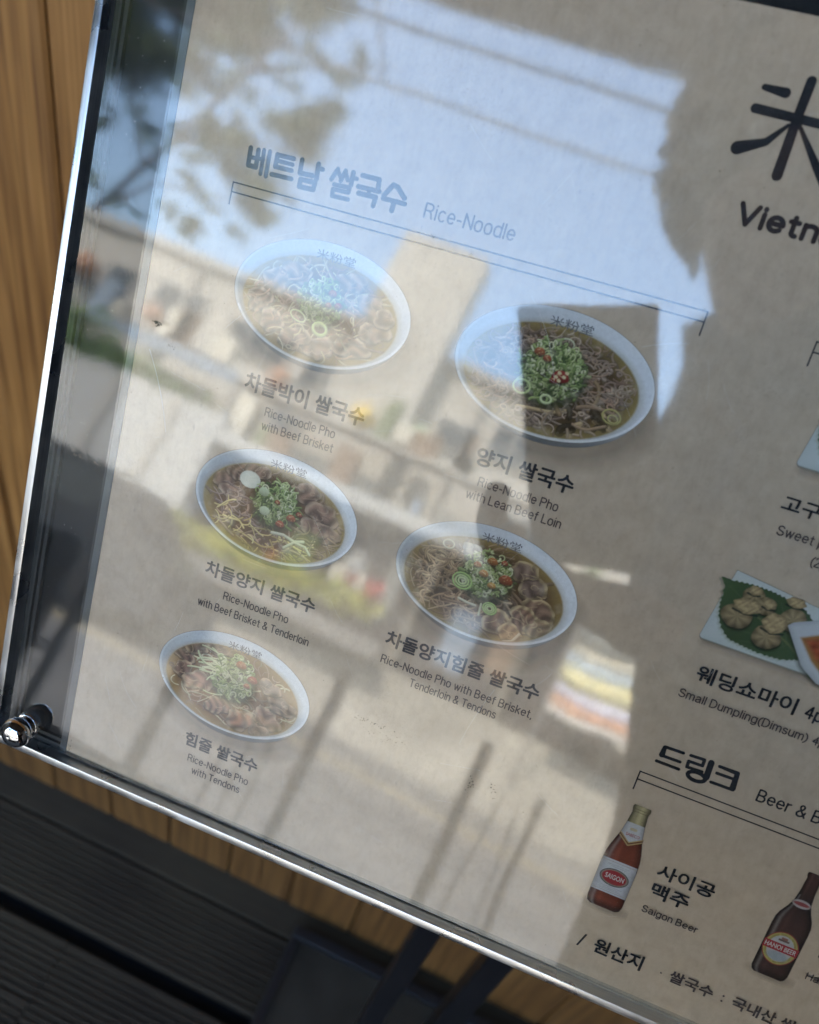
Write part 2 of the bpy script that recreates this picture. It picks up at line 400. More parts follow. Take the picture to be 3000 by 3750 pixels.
def paint_bowl(kind, seed, hh=37.4):
    """Oval white bowl of noodle soup, 56 mm wide, as printed on the menu."""
    c = Canvas(-6, -3, 70, 47, 6.2, seed); rs = c.rs
    cx, cy, a, b = 28.1, 17.6, 28.0, 17.7
    # soft studio shadow that belongs to the printed photo
    c.over(c.ell(cx+2.0, cy+6.0, a*1.02, b*1.02, 0, 5.)*.42, PAPER*.36)
    k = c.noise(9, seed+5)
    # outside wall of the bowl
    wall = np.maximum(c.ell(cx+.8, cy+1.7, a*.93, b*.985, 0, .2), 0)
    g = np.clip((c.X-8)/42, 0, 1)
    c.over(wall, np.stack([.20+.16*g, .20+.165*g, .19+.175*g], -1)*np.clip(1.25-(c.Y-cy)/b*.75, .3, 1.2)[..., None])
    # rim, inner wall
    rim = c.ell(cx, cy, a, b, 0, .18)
    sh = .70+.16*np.clip((c.X-cx)/a, -1, 1)-.05*np.clip((cy-c.Y)/b, -1, 1)+.03*k
    white = np.stack([sh*.96, sh*.985, sh*1.0], -1)
    c.over(rim, white)
    inner = c.ell(cx+.15, cy-.2, a-.75, b-.62, 0, .25)
    dx = (c.X-cx)/a
    ish = .60+.20*np.clip(dx, -1, 1)+.08*np.clip((cy-c.Y)/b, -1, 1)
    ish = ish-.22*np.clip((c.Y-cy-b*.35)/b, 0, 1)
    c.over(inner, np.stack([ish*.93, ish*.965, ish*.99], -1))
    # bright lip along the near edge
    t = np.linspace(.25, 2.75, 40)
    c.line([(cx+(a-.42)*math.cos(q), cy+(b-.36)*math.sin(q)) for q in t], .3, (.86, .88, .9), .9)
    # soup
    sx, sy, sa, sb = cx-.2, cy+1.9, 24.6, 15.0
    soup = c.ell(sx, sy, sa, sb, 0, .45)
    c.over(c.ell(sx, sy, sa+.9, sb+.7, 0, 1.6)*.55, (.30, .24, .13))
    n1 = c.noise(6, seed+9); e = np.clip(1-np.sqrt(((c.X-sx)/sa)**2+((c.Y-sy)/sb)**2), 0, 1)
    deep = {1: (.16, .10, .055), 2: (.085, .055, .026), 3: (.13, .08, .045), 4: (.07, .042, .02), 5: (.20, .105, .055)}[kind]
    amber = {1: (.34, .25, .13), 2: (.26, .20, .085), 3: (.33, .25, .12), 4: (.24, .17, .07), 5: (.36, .24, .13)}[kind]
    mix = np.clip(e*4.2, 0, 1)[..., None]
    soupcol = (np.array(amber)*(1-mix)+np.array(deep)*mix)*(.72+.55*n1)[..., None]
    c.over(soup, soupcol)
    c.clip = c.ell(sx, sy, sa-.3, sb-.3, 0, .5)
    def rnd(): 
        q, w = rs.rand()*6.3, math.sqrt(rs.rand())
        return sx+math.cos(q)*w*sa*.92, sy+math.sin(q)*w*sb*.9
    def strands(n, cols, r, L, curl, where=lambda x, y: True, ang=None):
        for i in range(n):
            x, y = rnd()
            if not where(x, y): continue
            col = np.array(cols[rs.randint(len(cols))])*(.65+.6*rs.rand())
            c.strand(wiggle(rs, x, y, rs.rand()*6.3 if ang is None else rs.normal(ang, .5), L*(.6+.8*rs.rand()), curl, 10), r*(.6+.8*rs.rand()), col)
    BR = [(.24, .165, .115), (.30, .21, .15), (.20, .14, .11), (.34, .25, .18), (.16, .105, .07)]
    PK = [(.31, .21, .17), (.25, .165, .135), (.37, .265, .21)]
    NO = [(.50, .45, .34), (.42, .37, .27), (.56, .51, .40)]
    if kind == 1:
        strands(90, NO, .18, 8, .12); strands(70, PK, .24, 6, .2)
        for x, y, R in [(9, 21, 4.6), (13, 14, 4.8), (19, 10.5, 4.4), (30, 30, 5), (40, 27, 5.2), (46, 21, 4.6), (22, 29, 5), (43, 14, 4.4), (14, 26, 4.4), (36, 9, 4.2), (48, 16.5, 3.5)]:
            meat_slice(c, rs, x, y, R, PK[rs.randint(3)], (.44, .36, .31))
        strands(34, PK, .2, 5, .25); strands(14, NO, .2, 6, .2, lambda x, y: y > 24)
        greens(c, rs, 28, 17, 6.3, 6.6, 130, [(31, 13.5, 1.3, (.42, .12, .06)), (33.5, 16.5, 1.2, (.36, .06, .04)), (30.5, 17, 1., (.45, .18, .06))])
        c.ring(29.5, 24.4, 2.2, 1.7, .2, .45, (.42, .5, .28)); c.ring(22, 22.5, 2.6, 1.4, .3, .2, (.5, .55, .38))
    if kind == 2:
        strands(230, [(.19, .14, .125), (.25, .19, .17), (.14, .10, .085), (.31, .245, .22)], .24, 6.5, .2)
        strands(170, PK+[(.22, .165, .15)], .18, 5, .32, lambda x, y: y < 22 or x < 20)
        strands(18, [(.30, .21, .13), (.36, .27, .17)], .55, 12, .12, lambda x, y: y > 20)
        strands(90, [(.34, .27, .235), (.28, .21, .17)], .15, 5, .35)
        strands(12, [(.045, .03, .016)], .9, 4, .1, lambda x, y: y > 24 and x > 24)
        strands(26, [(.33, .25, .2), (.27, .19, .14)], .34, 10, .2, lambda x, y: y > 22)
        c.ring(47, 24, 2.6, 1.9, .2, .22, (.36, .33, .14)); c.ring(47.5, 24.5, 1.4, 1., .2, .18, (.38, .36, .16)); c.ring(29.5, 8.8, 2., 1.5, 0, .18, (.5, .52, .42))
        greens(c, rs, 27.5, 17, 9.2, 8.0, 210, [(23, 12.6, 1.5, (.40, .13, .07)), (25.5, 13.8, 1.2, (.38, .10, .06)), (30.5, 17.6, 2.4, (.28, .035, .03)), (29, 19, 1.2, (.3, .04, .03))], pale=.42)
        for q in [(29.8, 16.6), (31.3, 17.4), (30.2, 18.7), (31.8, 16.2), (29.2, 17.9)]: c.line([q, (q[0]+.25, q[1]+.1)], .42, (.62, .55, .38))
        for q in [(34.5, 15.5), (35.2, 17), (34.2, 18), (27.2, 16.3)]: c.line([q, q], .36, (.48, .5, .36))
        c.ring(21, 23, 2.4, 1.9, 0, .28, (.40, .48, .25)); c.ring(28.5, 24.5, 1.5, 1.1, 0, .3, (.48, .55, .35))
    if kind == 3:
        strands(70, BR+PK, .3, 7, .18)
        for x, y, R in [(9.5, 14, 4.4), (14, 9.5, 4.6), (20, 8, 4), (38, 9.5, 4.4), (44, 14.5, 5.4), (46, 20, 4.8), (42, 20, 4.4), (13, 17, 4)]:
            meat_slice(c, rs, x, y, R, (.29, .185, .155), (.38, .28, .23))
        c.poly([(18+3.6*math.cos(q), 11.2+2.8*math.sin(q)) for q in np.linspace(0, 6, 14)], (.62, .64, .62), 1, .3)
        strands(140, [(.25, .18, .165), (.30, .22, .2)], .2, 6, .12, lambda x, y: x < 26 and 14 < y < 25, .35)
        strands(190, [(.46, .38, .19), (.54, .46, .25), (.40, .31, .13)], .19, 7, .14, lambda x, y: y > 22.5+(x-10)*.12 and x < 42, .3)
        strands(140, BR, .2, 7, .13, lambda x, y: x > 26 and y > 21, .2)
        greens(c, rs, 28, 16.5, 7.4, 7.2, 165, [(34.2, 19, 1.6, (.40, .13, .07)), (31, 22, 1.5, (.38, .09, .05)), (36.5, 17, 1.1, (.3, .07, .05)), (28.6, 15.4, .9, (.34, .07, .04))])
        for q in [(25, 19.5), (23.5, 13.5)]: c.poly([(q[0]+1.8*math.cos(w), q[1]+1.5*math.sin(w)) for w in np.linspace(0, 6, 12)], (.50, .58, .44), 1, .3, shade=lambda X, Y, sd: .8+.3*(q[1]-Y)/1.5)
        c.strand([(29, 25.5), (33, 25), (37, 26), (40, 25)], .42, (.5, .5, .42)); c.strand([(34, 29), (37, 26.2), (41, 26.5), (43, 28.5)], .36, (.5, .48, .4))
    if kind == 4:
        strands(70, BR, .34, 7, .2)
        strands(300, [(.27, .185, .12), (.33, .235, .16), (.20, .13, .085), (.38, .29, .2)], .22, 7, .18, lambda x, y: x < 30)
        for x, y, R, cl in [(42, 14, 5, (.22, .16, .15)), (38, 10, 4.4, (.24, .17, .16)), (46, 20, 5., (.25, .16, .13)), (42.5, 24.5, 5.4, (.24, .14, .11)), (35, 28, 5, (.22, .13, .10)), (47.5, 25.5, 4.2, (.27, .18, .13)), (40, 30, 4.2, (.28, .19, .13))]:
            meat_slice(c, rs, x, y, R, cl, (.42, .33, .22))
        meat_slice(c, rs, 22, 9.5, 3.6, (.44, .42, .40), (.52, .5, .47))
        strands(24, [(.36, .26, .18)], .3, 7, .3, lambda x, y: x < 30 and y > 20)
        greens(c, rs, 28, 15, 7.6, 7.4, 160, [(28.5, 10.2, 1.6, (.44, .17, .06)), (33.8, 14.4, 2.1, (.36, .10, .05)), (27, 14.6, 1.5, (.45, .20, .06)), (30.3, 17.4, 1.3, (.50, .27, .08)), (24.5, 12.5, 1.2, (.42, .15, .06)), (32, 9.5, 1., (.40, .08, .05))], pale=.6)
        for q, w in [((21.5, 19), 3.), ((31.8, 24.5), 2.1)]:
            for f in (1., .68, .4): c.ring(q[0], q[1], w*f, w*f*.82, .2, .24, (.30+.2*(1-f), .44+.1*(1-f), .17+.2*(1-f)))
        c.ring(14.5, 9.4, 1.7, 1.3, 0, .22, (.52, .5, .4)); c.strand([(22, 24.5), (25, 25), (27.5, 25)], .32, (.5, .5, .42)); c.strand([(29, 24), (29.2, 27.5)], .3, (.45, .48, .36))
        c.strand([(42.5, 29), (41, 32), (38.5, 33)], .38, (.5, .48, .42))
    if kind == 5:
        strands(80, PK, .22, 6, .2); strands(40, NO, .18, 7, .15)
        for x, y, R, cl in [(8.5, 13, 4.2, (.21, .12, .11)), (12.5, 8.5, 4.6, (.17, .10, .10)), (9.5, 19, 4.2, (.20, .115, .10)), (15.5, 21, 5.4, (.38, .21, .17)), (24.5, 27, 4.8, (.33, .19, .16)), (33.5, 29, 5.4, (.42, .23, .17)), (42.5, 25, 5.4, (.33, .20, .165)), (46.5, 18.5, 5., (.24, .17, .15)), (40.5, 30.5, 3.6, (.3, .2, .15)), (41, 13.5, 4., (.25, .18, .16)), (20, 7, 3.6, (.24, .17, .15)), (27, 6.2, 3.2, (.36, .27, .16))]:
            meat_slice(c, rs, x, y, R, cl, (.42, .31, .24))
        greens(c, rs, 27.5, 15, 7.8, 7.8, 175, [(29.5, 9.4, 1.9, (.46, .15, .06)), (34.5, 13.2, 1.9, (.36, .07, .05)), (33, 16, 1.2, (.34, .07, .05))], sprout=True, pale=.75)
    # soft light on the broth and meat
    gl = np.clip((c.noise(3, seed+77)-.62)*5, 0, 1)*.22
    c.over(gl, (.62, .58, .54))
    c.over(np.clip(1-e*5, 0, 1)*.28*soup, (.30, .23, .11))
    c.clip = np.ones_like(c.a)
    c.rgb *= 1+(soup*.9)[..., None]*np.array([.05, .0, -.17])
    c.rgb *= (.94+.12*c.noise(.5, seed+3, 1))[..., None]
    return c

def paint_bottle(kind):
    c = Canvas(-8, -1.5, 16, 41.5, 7.5, 20+kind)
    if kind == 1:   # clear brown lager, gold neck foil, pale label
        prof = [(0, 2.35), (.5, 2.65), (1.5, 2.6), (2.2, 2.3), (6.5, 2.75), (10.2, 3.3), (13, 4.1), (16, 4.9), (18.5, 5.35), (22, 5.55), (35.5, 5.55), (37.3, 5.1), (38, 4.0)]
        col = np.array((.105, .026, .014))
    else:           # dark brown longneck
        prof = [(0, 2.0), (.5, 2.25), (1.2, 2.2), (2, 1.9), (7, 2.1), (10.5, 2.5), (13, 3.4), (15.5, 4.6), (17.5, 5.15), (20, 5.3), (36, 5.3), (37.5, 4.8), (38.2, 3.9)]
        col = np.array((.040, .020, .016))
    ys = [p[0] for p in prof]; hw = np.interp(c.Y, ys, [p[1] for p in prof], left=0, right=0)
    t = c.X/np.maximum(hw, .01)
    m = np.clip((hw-np.abs(c.X))/.16+.5, 0, 1)*(c.Y >= 0)*(c.Y <= 38.2)
    c.over(c.ell(.8, 37.6, 6.4, 2.0, 0, 1.6)*.35, PAPER*.4)
    edge = np.clip((np.abs(t)-.55)/.45, 0, 1)
    g = (1.5-1.15*edge+.9*np.exp(-((t+.35)/.16)**2)*.6)*(1+.25*np.sin(c.Y*.35+1))
    c.over(m, col*np.clip(g, .15, 3)[..., None])
    c.over(m*np.clip((c.Y-35.2)/2, 0, 1)*.75, (.02, .012, .012))
    c.over(m*np.exp(-((t+.72)/.1)**2)*.28*(c.Y > 8), (.5, .45, .42))
    if kind == 1:
        foil = m*(c.Y < 6.3)
        c.over(foil, np.stack([.34*(1.15-edge*.9), .29*(1.15-edge*.9), .16*(1.15-edge*.9)], -1)*(.75+.5*np.exp(-((t-.1)/.35)**2))[..., None])
        for y in (1.4, 2.3): c.line([(-2.5, y), (2.5, y)], .12, (.12, .09, .04), .6)
        neck = m*(c.Y > 6.3)*np.clip((10.8+2.6*(1-np.abs(t)*1.0)-c.Y)/.15, 0, 1)
        c.over(neck, np.stack([.50-.2*edge, .50-.2*edge, .51-.2*edge], -1))
        for dy, cc in ((0, (.42, .30, .12)), (.5, (.13, .04, .02)), (.95, (.42, .31, .14))):
            c.line([(-3.3, 10.5+dy), (0, 13.2+dy), (3.6, 10.7+dy)], .2, cc, .95)
        c.line([(-.6, 8.4), (.6, 8.4)], .5, (.45, .36, .2), .8)
        lab = m*(c.Y > 20.6)*(c.Y < 32.6)*(np.abs(t) < .985)
        sh = .54-.3*edge**1.5
        c.over(lab, np.stack([sh*.96, sh*.97, sh*1.02], -1))
        for y in (21.3, 31.9): c.line([(-5.2, y), (5.2, y)], .12, (.34, .31, .26), .8)
        for i, y in enumerate((22.3, 22.9, 30.2, 30.8, 31.3)): c.line([(-3.2+i % 2, y), (3.4-i % 2, y)], .1, (.25, .24, .24), .55)
        c.over(c.ell(0, 26.6, 4.5, 3.1, 0, .15), (.07, .06, .05)); c.over(c.ell(0, 26.6, 4.2, 2.8, 0, .15), (.25, .24, .2))
        c.over(c.ell(0, 26.6, 3.8, 2.45, 0, .3), (.30, .025, .03))
    else:
        c.over(c.ell(-.1, 11.0, 2.6, 1.4, 0, .2), (.42, .38, .36)); c.over(c.ell(-.1, 11.0, 2.3, .65, 0, .2), (.30, .07, .07))
        c.over(c.ell(0, 27.6, 4.95, 5.9, 0, .15), (.30, .05, .04)); c.over(c.ell(0, 27.6, 4.7, 5.6, 0, .15), (.42, .36, .12))
        c.over(c.ell(0, 27.6, 4.3, 5.2, 0, .15)*((c.noise(.8, 3, 1) > .35)), (.34, .28, .09))
        c.over(c.ell(0, 27.6, 3.7, 4.6, 0, .15), (.44, .43, .42))
        c.over(c.ell(0, 30.4, 3.0, 1.6, 0, .6)*.7, (.28, .33, .38))
        c.over(m*(np.abs(c.Y-27.3) < 1.35)*(np.abs(c.X) < 5.0), (.34, .035, .04))
        c.line([(-1.2, 24.7), (1.3, 24.7)], .35, (.12, .05, .04), .9); c.line([(-.5, 24), (.6, 24)], .4, (.25, .09, .06), .9)
    c.rgb *= (.93+.14*c.noise(.6, 8, 1))[..., None]
    return c

def paint_plate(full=True):
    c = Canvas(-3, -4, 60, 36, 6.0, 31); rs = c.rs
    # origin = board (41,50); plate outline
    P = [(6.2, 4.0), (45, 9), (47, 26.5), (35.3, 26.0), (4.0, 25.9), (3.3, 25.2), (5.0, 12)]
    c.poly([(x+1.2, y+1.6) for x, y in P], PAPER*.3, .5, 3.)
    c.poly([(x+.15, y+.45) for x, y in P], (.26, .25, .2), 1, .3)
    c.poly(P, (.56, .59, .56), 1, .2, shade=lambda X, Y, sd: .94+.1*np.clip(sd/2, 0, 1))
    # serrated leaf
    leaf = [(3., 7.1), (6.5, 7.2), (12, 6.6), (17, 6.8), (22, 7.6), (26, 8.6), (29, 10.6), (30.6, 13.), (31, 16), (31, 20), (30, 22.6), (26, 24.3), (20, 24.7), (15, 24.2), (11, 23.6), (8.4, 21.6), (6.4, 18.6), (5.4, 15), (5., 11.5), (4.6, 9.2)]
    out = []
    n = len(leaf)
    for i in range(n):
        x0, y0 = leaf[i]; x1, y1 = leaf[(i+1) % n]; L = math.hypot(x1-x0, y1-y0); k = max(2, int(L/.62))
        for j in range(k):
            t = j/k; nx, ny = (y1-y0)/L, -(x1-x0)/L; q = .34 if j % 2 else -.1
            if i in (0, n-1): q *= .3
            out.append((x0+(x1-x0)*t+nx*q, y0+(y1-y0)*t+ny*q))
    c.poly([(x-.4, y+.5) for x, y in out], (.25, .27, .16), .5, .8)
    lf = c.noise(2.2, 5)
    c.poly(out, (.045, .075, .03), 1, .12, shade=lambda X, Y, sd: .75+.55*np.interp(X*.35+Y*.2, [0, 4, 8, 12], [.6, 1.2, .7, 1.1]))
    for x1, y1 in [(6, 9), (9, 20), (14, 23), (20, 24), (12, 8), (20, 9), (27, 11)]:
        c.line([(26+(x1-26)*.1, 20), ((26+x1)/2+.5, (19+y1)/2+.6), (x1, y1)], .13, (.09, .13, .06), .7, .2)
    c.line([(16, 15), (26, 19.5), (31, 23), (34.5, 26.3)], [.25, .35, .5, .6], (.12, .15, .06), 1)
    if full:
        D = [(10.6, 16.5, 4.3, 3.6), (12.8, 9.3, 3.0, 2.5), (16.6, 11.2, 2.8, 2.6), (24.6, 12.6, 3.6, 3.4), (19.8, 19.6, 3.9, 3.5)]
        for x, y, rx, ry in D:
            pts = [(x+rx*math.cos(q)*(1+.06*math.sin(3*q+x)), y+ry*math.sin(q)) for q in np.linspace(0, 6.1, 20)]
            c.poly([(px+.2, py+.7) for px, py in pts], (.015, .02, .01), .85, .8)
            f = rs.rand()*3
            c.poly(pts, (.30, .225, .12), 1, .2, shade=lambda X, Y, sd, x=x, y=y, f=f: .55+.5*np.clip(sd/1.6, 0, 1)+.2*np.sin(np.arctan2(Y-y, X-x)*7+f)+.15*np.clip((y-Y)/3, -1, 1))
        for x, y, rx, ry in [(12.2, 12.9, 3.7, 2.2), (20.6, 15.0, 3.3, 3.0), (23.6, 7.6, 2.6, 1.5), (12.6, 8.0, 1.8, 1.4), (17.4, 10.4, 1.8, 1.5)]:
            c.line([(x-rx*.9, y+ry*.85), (x, y+ry*1.1), (x+rx*.9, y+ry*.8)], .3, (.02, .03, .02), .9)
            pts = [(x+rx*math.cos(q)*(1+.1*math.sin(6*q+y)), y+ry*math.sin(q)*(1+.1*math.sin(5*q))) for q in np.linspace(0, 6.1, 26)]
            c.poly(pts, (.42, .31, .16), 1, .2, shade=lambda X, Y, sd, x=x, y=y: .62+.4*np.clip(sd/.9, 0, 1)+.15*np.sin(X*2.3+2.2*np.sin(Y*1.9+X*1.3+x))+.07*np.sin(Y*4.1+2*np.sin(X*2.7+y)))
    # sauce dish
    S = [(23.8, 14.4), (25.0, 13.0), (34, 8.6), (48, 9), (52, 22), (46, 29), (36.5, 27.6), (32.5, 25.2), (31, 24)]
    c.poly([(x-.6, y+.7) for x, y in S], (.02, .03, .015), .7, 1.2)
    c.poly(S, (.52, .53, .53), 1, .2, shade=lambda X, Y, sd: .8+.28*np.clip(sd/1.5, 0, 1))
    c.poly([(28, 16.5), (36, 12), (46, 12), (48, 21), (44, 26), (36.5, 24.5), (33, 22)], (.36, .19, .06), 1, .8)
    c.poly([(29.5, 16.8), (36.5, 13.2), (45, 13), (46.5, 20.5), (43, 24.5), (37, 23), (34, 21)], (.34, .075, .03), 1, 1.6, shade=lambda X, Y, sd: .7+.6*np.interp(np.sin(X*2.1)+np.sin(Y*2.7+X), [-2, 2], [0, 1]))
    return c
# ------------------------------------------------------------------ Latin letters as single strokes (cap height 1, x height .72)
def _arc(cx, cy, rx, ry, a0, a1, n=10):
    return [(cx+rx*math.cos(math.radians(a0+(a1-a0)*i/n)), cy+ry*math.sin(math.radians(a0+(a1-a0)*i/n))) for i in range(n+1)]
_o = [(.23+.23*math.copysign(abs(math.cos(a))**.8, math.cos(a)), .36+.36*math.copysign(abs(math.sin(a))**.8, math.sin(a))) for a in np.linspace(0, 2*math.pi, 21)]
_bowl = [(.0, 1), (.30, 1)]+_arc(.30, .75, .22, .25, 90, -90)+[(.0, .5)]
_hump = [(.0, 0), (.0, .70), (.0, .50)]+_arc(.20, .50, .20, .21, 165, 0)+[(.40, .0)]
GL = {
 'R': (.56, [[(0, 0), (0, 1)], _bowl, [(.26, .5), (.40, .42), (.46, .26), (.48, .08), (.54, 0)]]),
 'P': (.52, [[(0, 0), (0, 1)], _bowl]),
 'B': (.54, [[(0, 0), (0, 1), (.28, 1)]+_arc(.28, .76, .19, .24, 90, -90)+[(0, .52)], [(.28, .52)]+_arc(.28, .26, .24, .26, 90, -90)+[(0, 0)]]),
 'D': (.58, [[(0, 0), (0, 1), (.24, 1)]+_arc(.24, .5, .33, .5, 90, -90)+[(0, 0)]]),
 'N': (.54, [[(0, 0), (0, 1), (.54, 0), (.54, 1)]]),
 'H': (.54, [[(0, 0), (0, 1)], [(.54, 0), (.54, 1)], [(0, .52), (.54, .52)]]),
 'T': (.52, [[(0, 1), (.52, 1)], [(.26, 1), (.26, 0)]]),
 'L': (.44, [[(0, 1), (0, 0), (.44, 0)]]),
 'V': (.58, [[(0, 1), (.29, 0), (.58, 1)]]),
 'S': (.54, [_arc(.27, .76, .24, .24, 20, 190)+[(.06, .62), (.16, .54), (.38, .46), (.50, .38)]+_arc(.27, .26, .27, .26, 10, -165)]),
 'a': (.45, [_arc(.21, .50, .20, .22, 150, 0, 8)+[(.41, .10), (.46, .0)], [(.41, .42), (.20, .38), (.04, .31), (0, .18), (.05, .05), (.17, 0), (.31, .05), (.41, .18)]]),
 'c': (.42, [[p for p in _arc(.23, .36, .23, .36, 48, 312, 14)]]),
 'e': (.46, [[(.02, .38), (.46, .38)]+_arc(.23, .37, .23, .35, 3, 315, 18)]),
 'o': (.46, [_o]), 'd': (.46, [_o, [(.46, 0), (.46, 1)]]), 'p': (.46, [_o, [(0, .72), (0, -.24)]]), 'g': (.46, [_o, [(.46, .72), (.46, -.05)]+_arc(.23, -.05, .23, .2, 0, -150, 8)]),
 'i': (.02, [[(.01, 0), (.01, .72)], [(.01, .97), (.01, 1.0)]]), 'l': (.02, [[(.01, 0), (.01, 1)]]),
 'h': (.40, [[(0, 0), (0, 1)], _hump]), 'n': (.40, [_hump]), 'm': (.70, [[(0, 0), (0, .70)], _arc(.17, .52, .17, .19, 165, 0)+[(.34, 0)], [(x+.35, y) for x, y in _arc(.17, .52, .17, .19, 165, 0)]+[(.69, 0)]]),
 'r': (.25, [[(0, 0), (0, .72)], [(0, .45)]+_arc(.24, .46, .23, .24, 170, 88, 5)]),
 't': (.28, [[(.12, .93), (.12, .14)]+_arc(.24, .14, .12, .13, 180, 280, 5), [(0, .70), (.27, .70)]]),
 'f': (.28, [[(.11, 0), (.11, .84)]+_arc(.23, .85, .12, .14, 180, 80, 5), [(0, .70), (.27, .70)]]),
 'w': (.66, [[(0, .72), (.17, 0), (.33, .70), (.49, 0), (.66, .72)]]), 'v': (.44, [[(0, .72), (.22, 0), (.44, .72)]]),
 'u': (.40, [[(0, .72), (0, .20)]+_arc(.19, .20, .19, .20, 180, 350)+[(.40, .24)], [(.40, .72), (.40, 0)]]),
 'k': (.42, [[(0, 0), (0, 1)], [(.38, .72), (0, .30)], [(.14, .42), (.42, 0)]]),
 's': (.38, [_arc(.19, .55, .17, .17, 25, 200, 8)+[(.05, .44), (.30, .32)]+_arc(.19, .19, .19, .19, 30, -160, 9)]),
 'b': (.46, [_o, [(0, 0), (0, 1)]]),
 '-': (.28, [[(.0, .36), (.26, .36)]]), ',': (.05, [[(.03, .02), (.0, -.16)]]),
 '(': (.18, [_arc(.42, .38, .42, .66, 115, 245, 10)]), ')': (.18, [_arc(-.24, .38, .42, .66, 65, -65, 10)]),
 '&': (.62, [[(.60, 0), (.20, .62), (.14, .78)]+_arc(.27, .82, .14, .18, 170, 0, 7)+[(.36, .66), (.08, .40), (.0, .24), (.06, .06), (.22, 0), (.40, .08), (.52, .26), (.56, .44)]]),
 '2': (.46, [_arc(.23, .74, .22, .26, 170, -20, 9)+[(.34, .48), (.02, .12), (0, 0), (.46, 0)]]),
 '4': (.50, [[(.36, 0), (.36, 1), (0, .30), (.50, .30)]]),
}
def latin(text, u0, u1, base, cap, r, wide=1.):
    """strokes for brush(): text set between u0 and u1 mm, baseline at base, cap height cap, stroke radius r"""
    x = 0; out = []
    for ch in text:
        if ch == ' ': x += .30; continue
        w, ss = GL[ch]
        for s in ss: out.append([(x+px, py) for px, py in s])
        x += w+.205
    tot = x-.205; k = (u1-u0-2*r)/tot; h = cap-2*r
    return [([(u0+r+px*k, base-r-py*h) for px, py in s], (r,)*len(s)) for s in out]
H1= [([(-119.67, -19.39), (-119.44, -14.67)], (0.72, 0.72)), ([(-117.16, -19.31), (-116.97, -14.62)], (0.72, 0.72)), ([(-119.51, -16.94), (-117.06, -16.97)], (0.6, 0.6)), ([(-119.44, -14.67), (-116.97, -14.62)], (0.72, 0.72)), ([(-116.75, -17.13), (-115.22, -17.13)], (0.6, 0.6)), ([(-115.47, -19.69), (-115.16, -13.2)], (0.62, 0.62)), ([(-113.6, -19.68), (-113.38, -12.99)], (0.66, 0.66)), ([(-111.17, -19.41), (-105.97, -19.47)], (0.66, 0.66)), ([(-111.17, -19.41), (-111.09, -16.16)], (0.72, 0.72)), ([(-111.1, -17.86), (-105.98, -17.86)], (0.6, 0.6)), ([(-111.09, -16.16), (-105.88, -16.23)], (0.66, 0.66)), ([(-111.76, -13.9), (-105.44, -14.06)], (0.66, 0.66)), ([(-103.45, -19.75), (-103.28, -16.23), (-99.43, -16.35)], (0.72, 0.72, 0.72)), ([(-98.31, -19.76), (-98.0, -15.81)], (0.74, 0.74)), ([(-98.05, -18.75), (-96.76, -18.7)], (0.66, 0.66)), ([(-102.68, -14.63), (-98.17, -14.73), (-98.23, -12.79), (-102.64, -12.66), (-102.68, -14.63)], (0.72, 0.72, 0.72, 0.72, 0.72)), ([(-92.34, -19.81), (-93.61, -16.76)], (0.66, 0.66)), ([(-92.12, -19.35), (-90.79, -17.59)], (0.6, 0.6)), ([(-89.97, -19.85), (-90.78, -16.99)], (0.66, 0.66)), ([(-89.75, -19.39), (-88.75, -17.64)], (0.6, 0.6)), ([(-87.62, -19.97), (-87.52, -16.64)], (0.72, 0.72)), ([(-87.55, -18.61), (-86.19, -18.59)], (0.6, 0.6)), ([(-92.44, -15.65), (-87.69, -15.82), (-87.74, -14.51), (-92.49, -14.33), (-92.33, -12.54), (-87.36, -12.69)], (0.62, 0.62, 0.62, 0.62, 0.62, 0.62)), ([(-84.74, -19.87), (-79.71, -19.9), (-79.45, -17.18)], (0.7, 0.7, 0.7)), ([(-85.32, -16.77), (-78.89, -16.88)], (0.66, 0.66)), ([(-82.01, -16.87), (-81.74, -15.34)], (0.6, 0.6)), ([(-84.76, -15.05), (-79.57, -15.17), (-79.71, -12.8)], (0.72, 0.72, 0.72)), ([(-75.4, -19.51), (-77.35, -16.18)], (0.72, 0.72)), ([(-75.4, -19.51), (-74.0, -19.24), (-71.35, -16.89)], (0.72, 0.72, 0.72)), ([(-77.43, -15.43), (-70.86, -15.46)], (0.66, 0.66)), ([(-74.07, -15.38), (-74.05, -12.88)], (0.75, 0.75))]
H2= [([(47.33, 111.57), (52.6, 111.41)], (0.5, 0.5)), ([(47.25, 111.72), (47.23, 114.38)], (0.6, 0.85)), ([(47.3, 114.57), (52.65, 114.48)], (0.5, 0.5)), ([(46.47, 116.83), (53.11, 116.83)], (0.5, 0.5)), ([(54.79, 111.27), (58.72, 111.07), (58.81, 113.12), (54.84, 113.23), (54.97, 115.17), (59.33, 114.94)], (0.5, 0.5, 0.5, 0.5, 0.5, 0.5)), ([(60.75, 111.16), (61.05, 116.22)], (0.9, 0.9)), ([(60.99, 117.02), (60.82, 117.55), (60.29, 118.0), (59.48, 118.32), (58.52, 118.44), (57.54, 118.35), (56.7, 118.06), (56.13, 117.61), (55.91, 117.09), (56.08, 116.55), (56.61, 116.1), (57.42, 115.79), (58.39, 115.67), (59.36, 115.76), (60.2, 116.05), (60.77, 116.49), (60.99, 117.02)], (0.62, 0.62, 0.62, 0.62, 0.62, 0.62, 0.62, 0.62, 0.62, 0.62, 0.62, 0.62, 0.62, 0.62, 0.62, 0.62, 0.62)), ([(63.27, 111.36), (68.45, 111.46), (68.83, 116.47)], (0.5, 0.7, 0.9)), ([(63.28, 113.67), (68.4, 113.57)], (0.5, 0.5)), ([(62.73, 117.01), (69.08, 116.91)], (0.5, 0.5))]
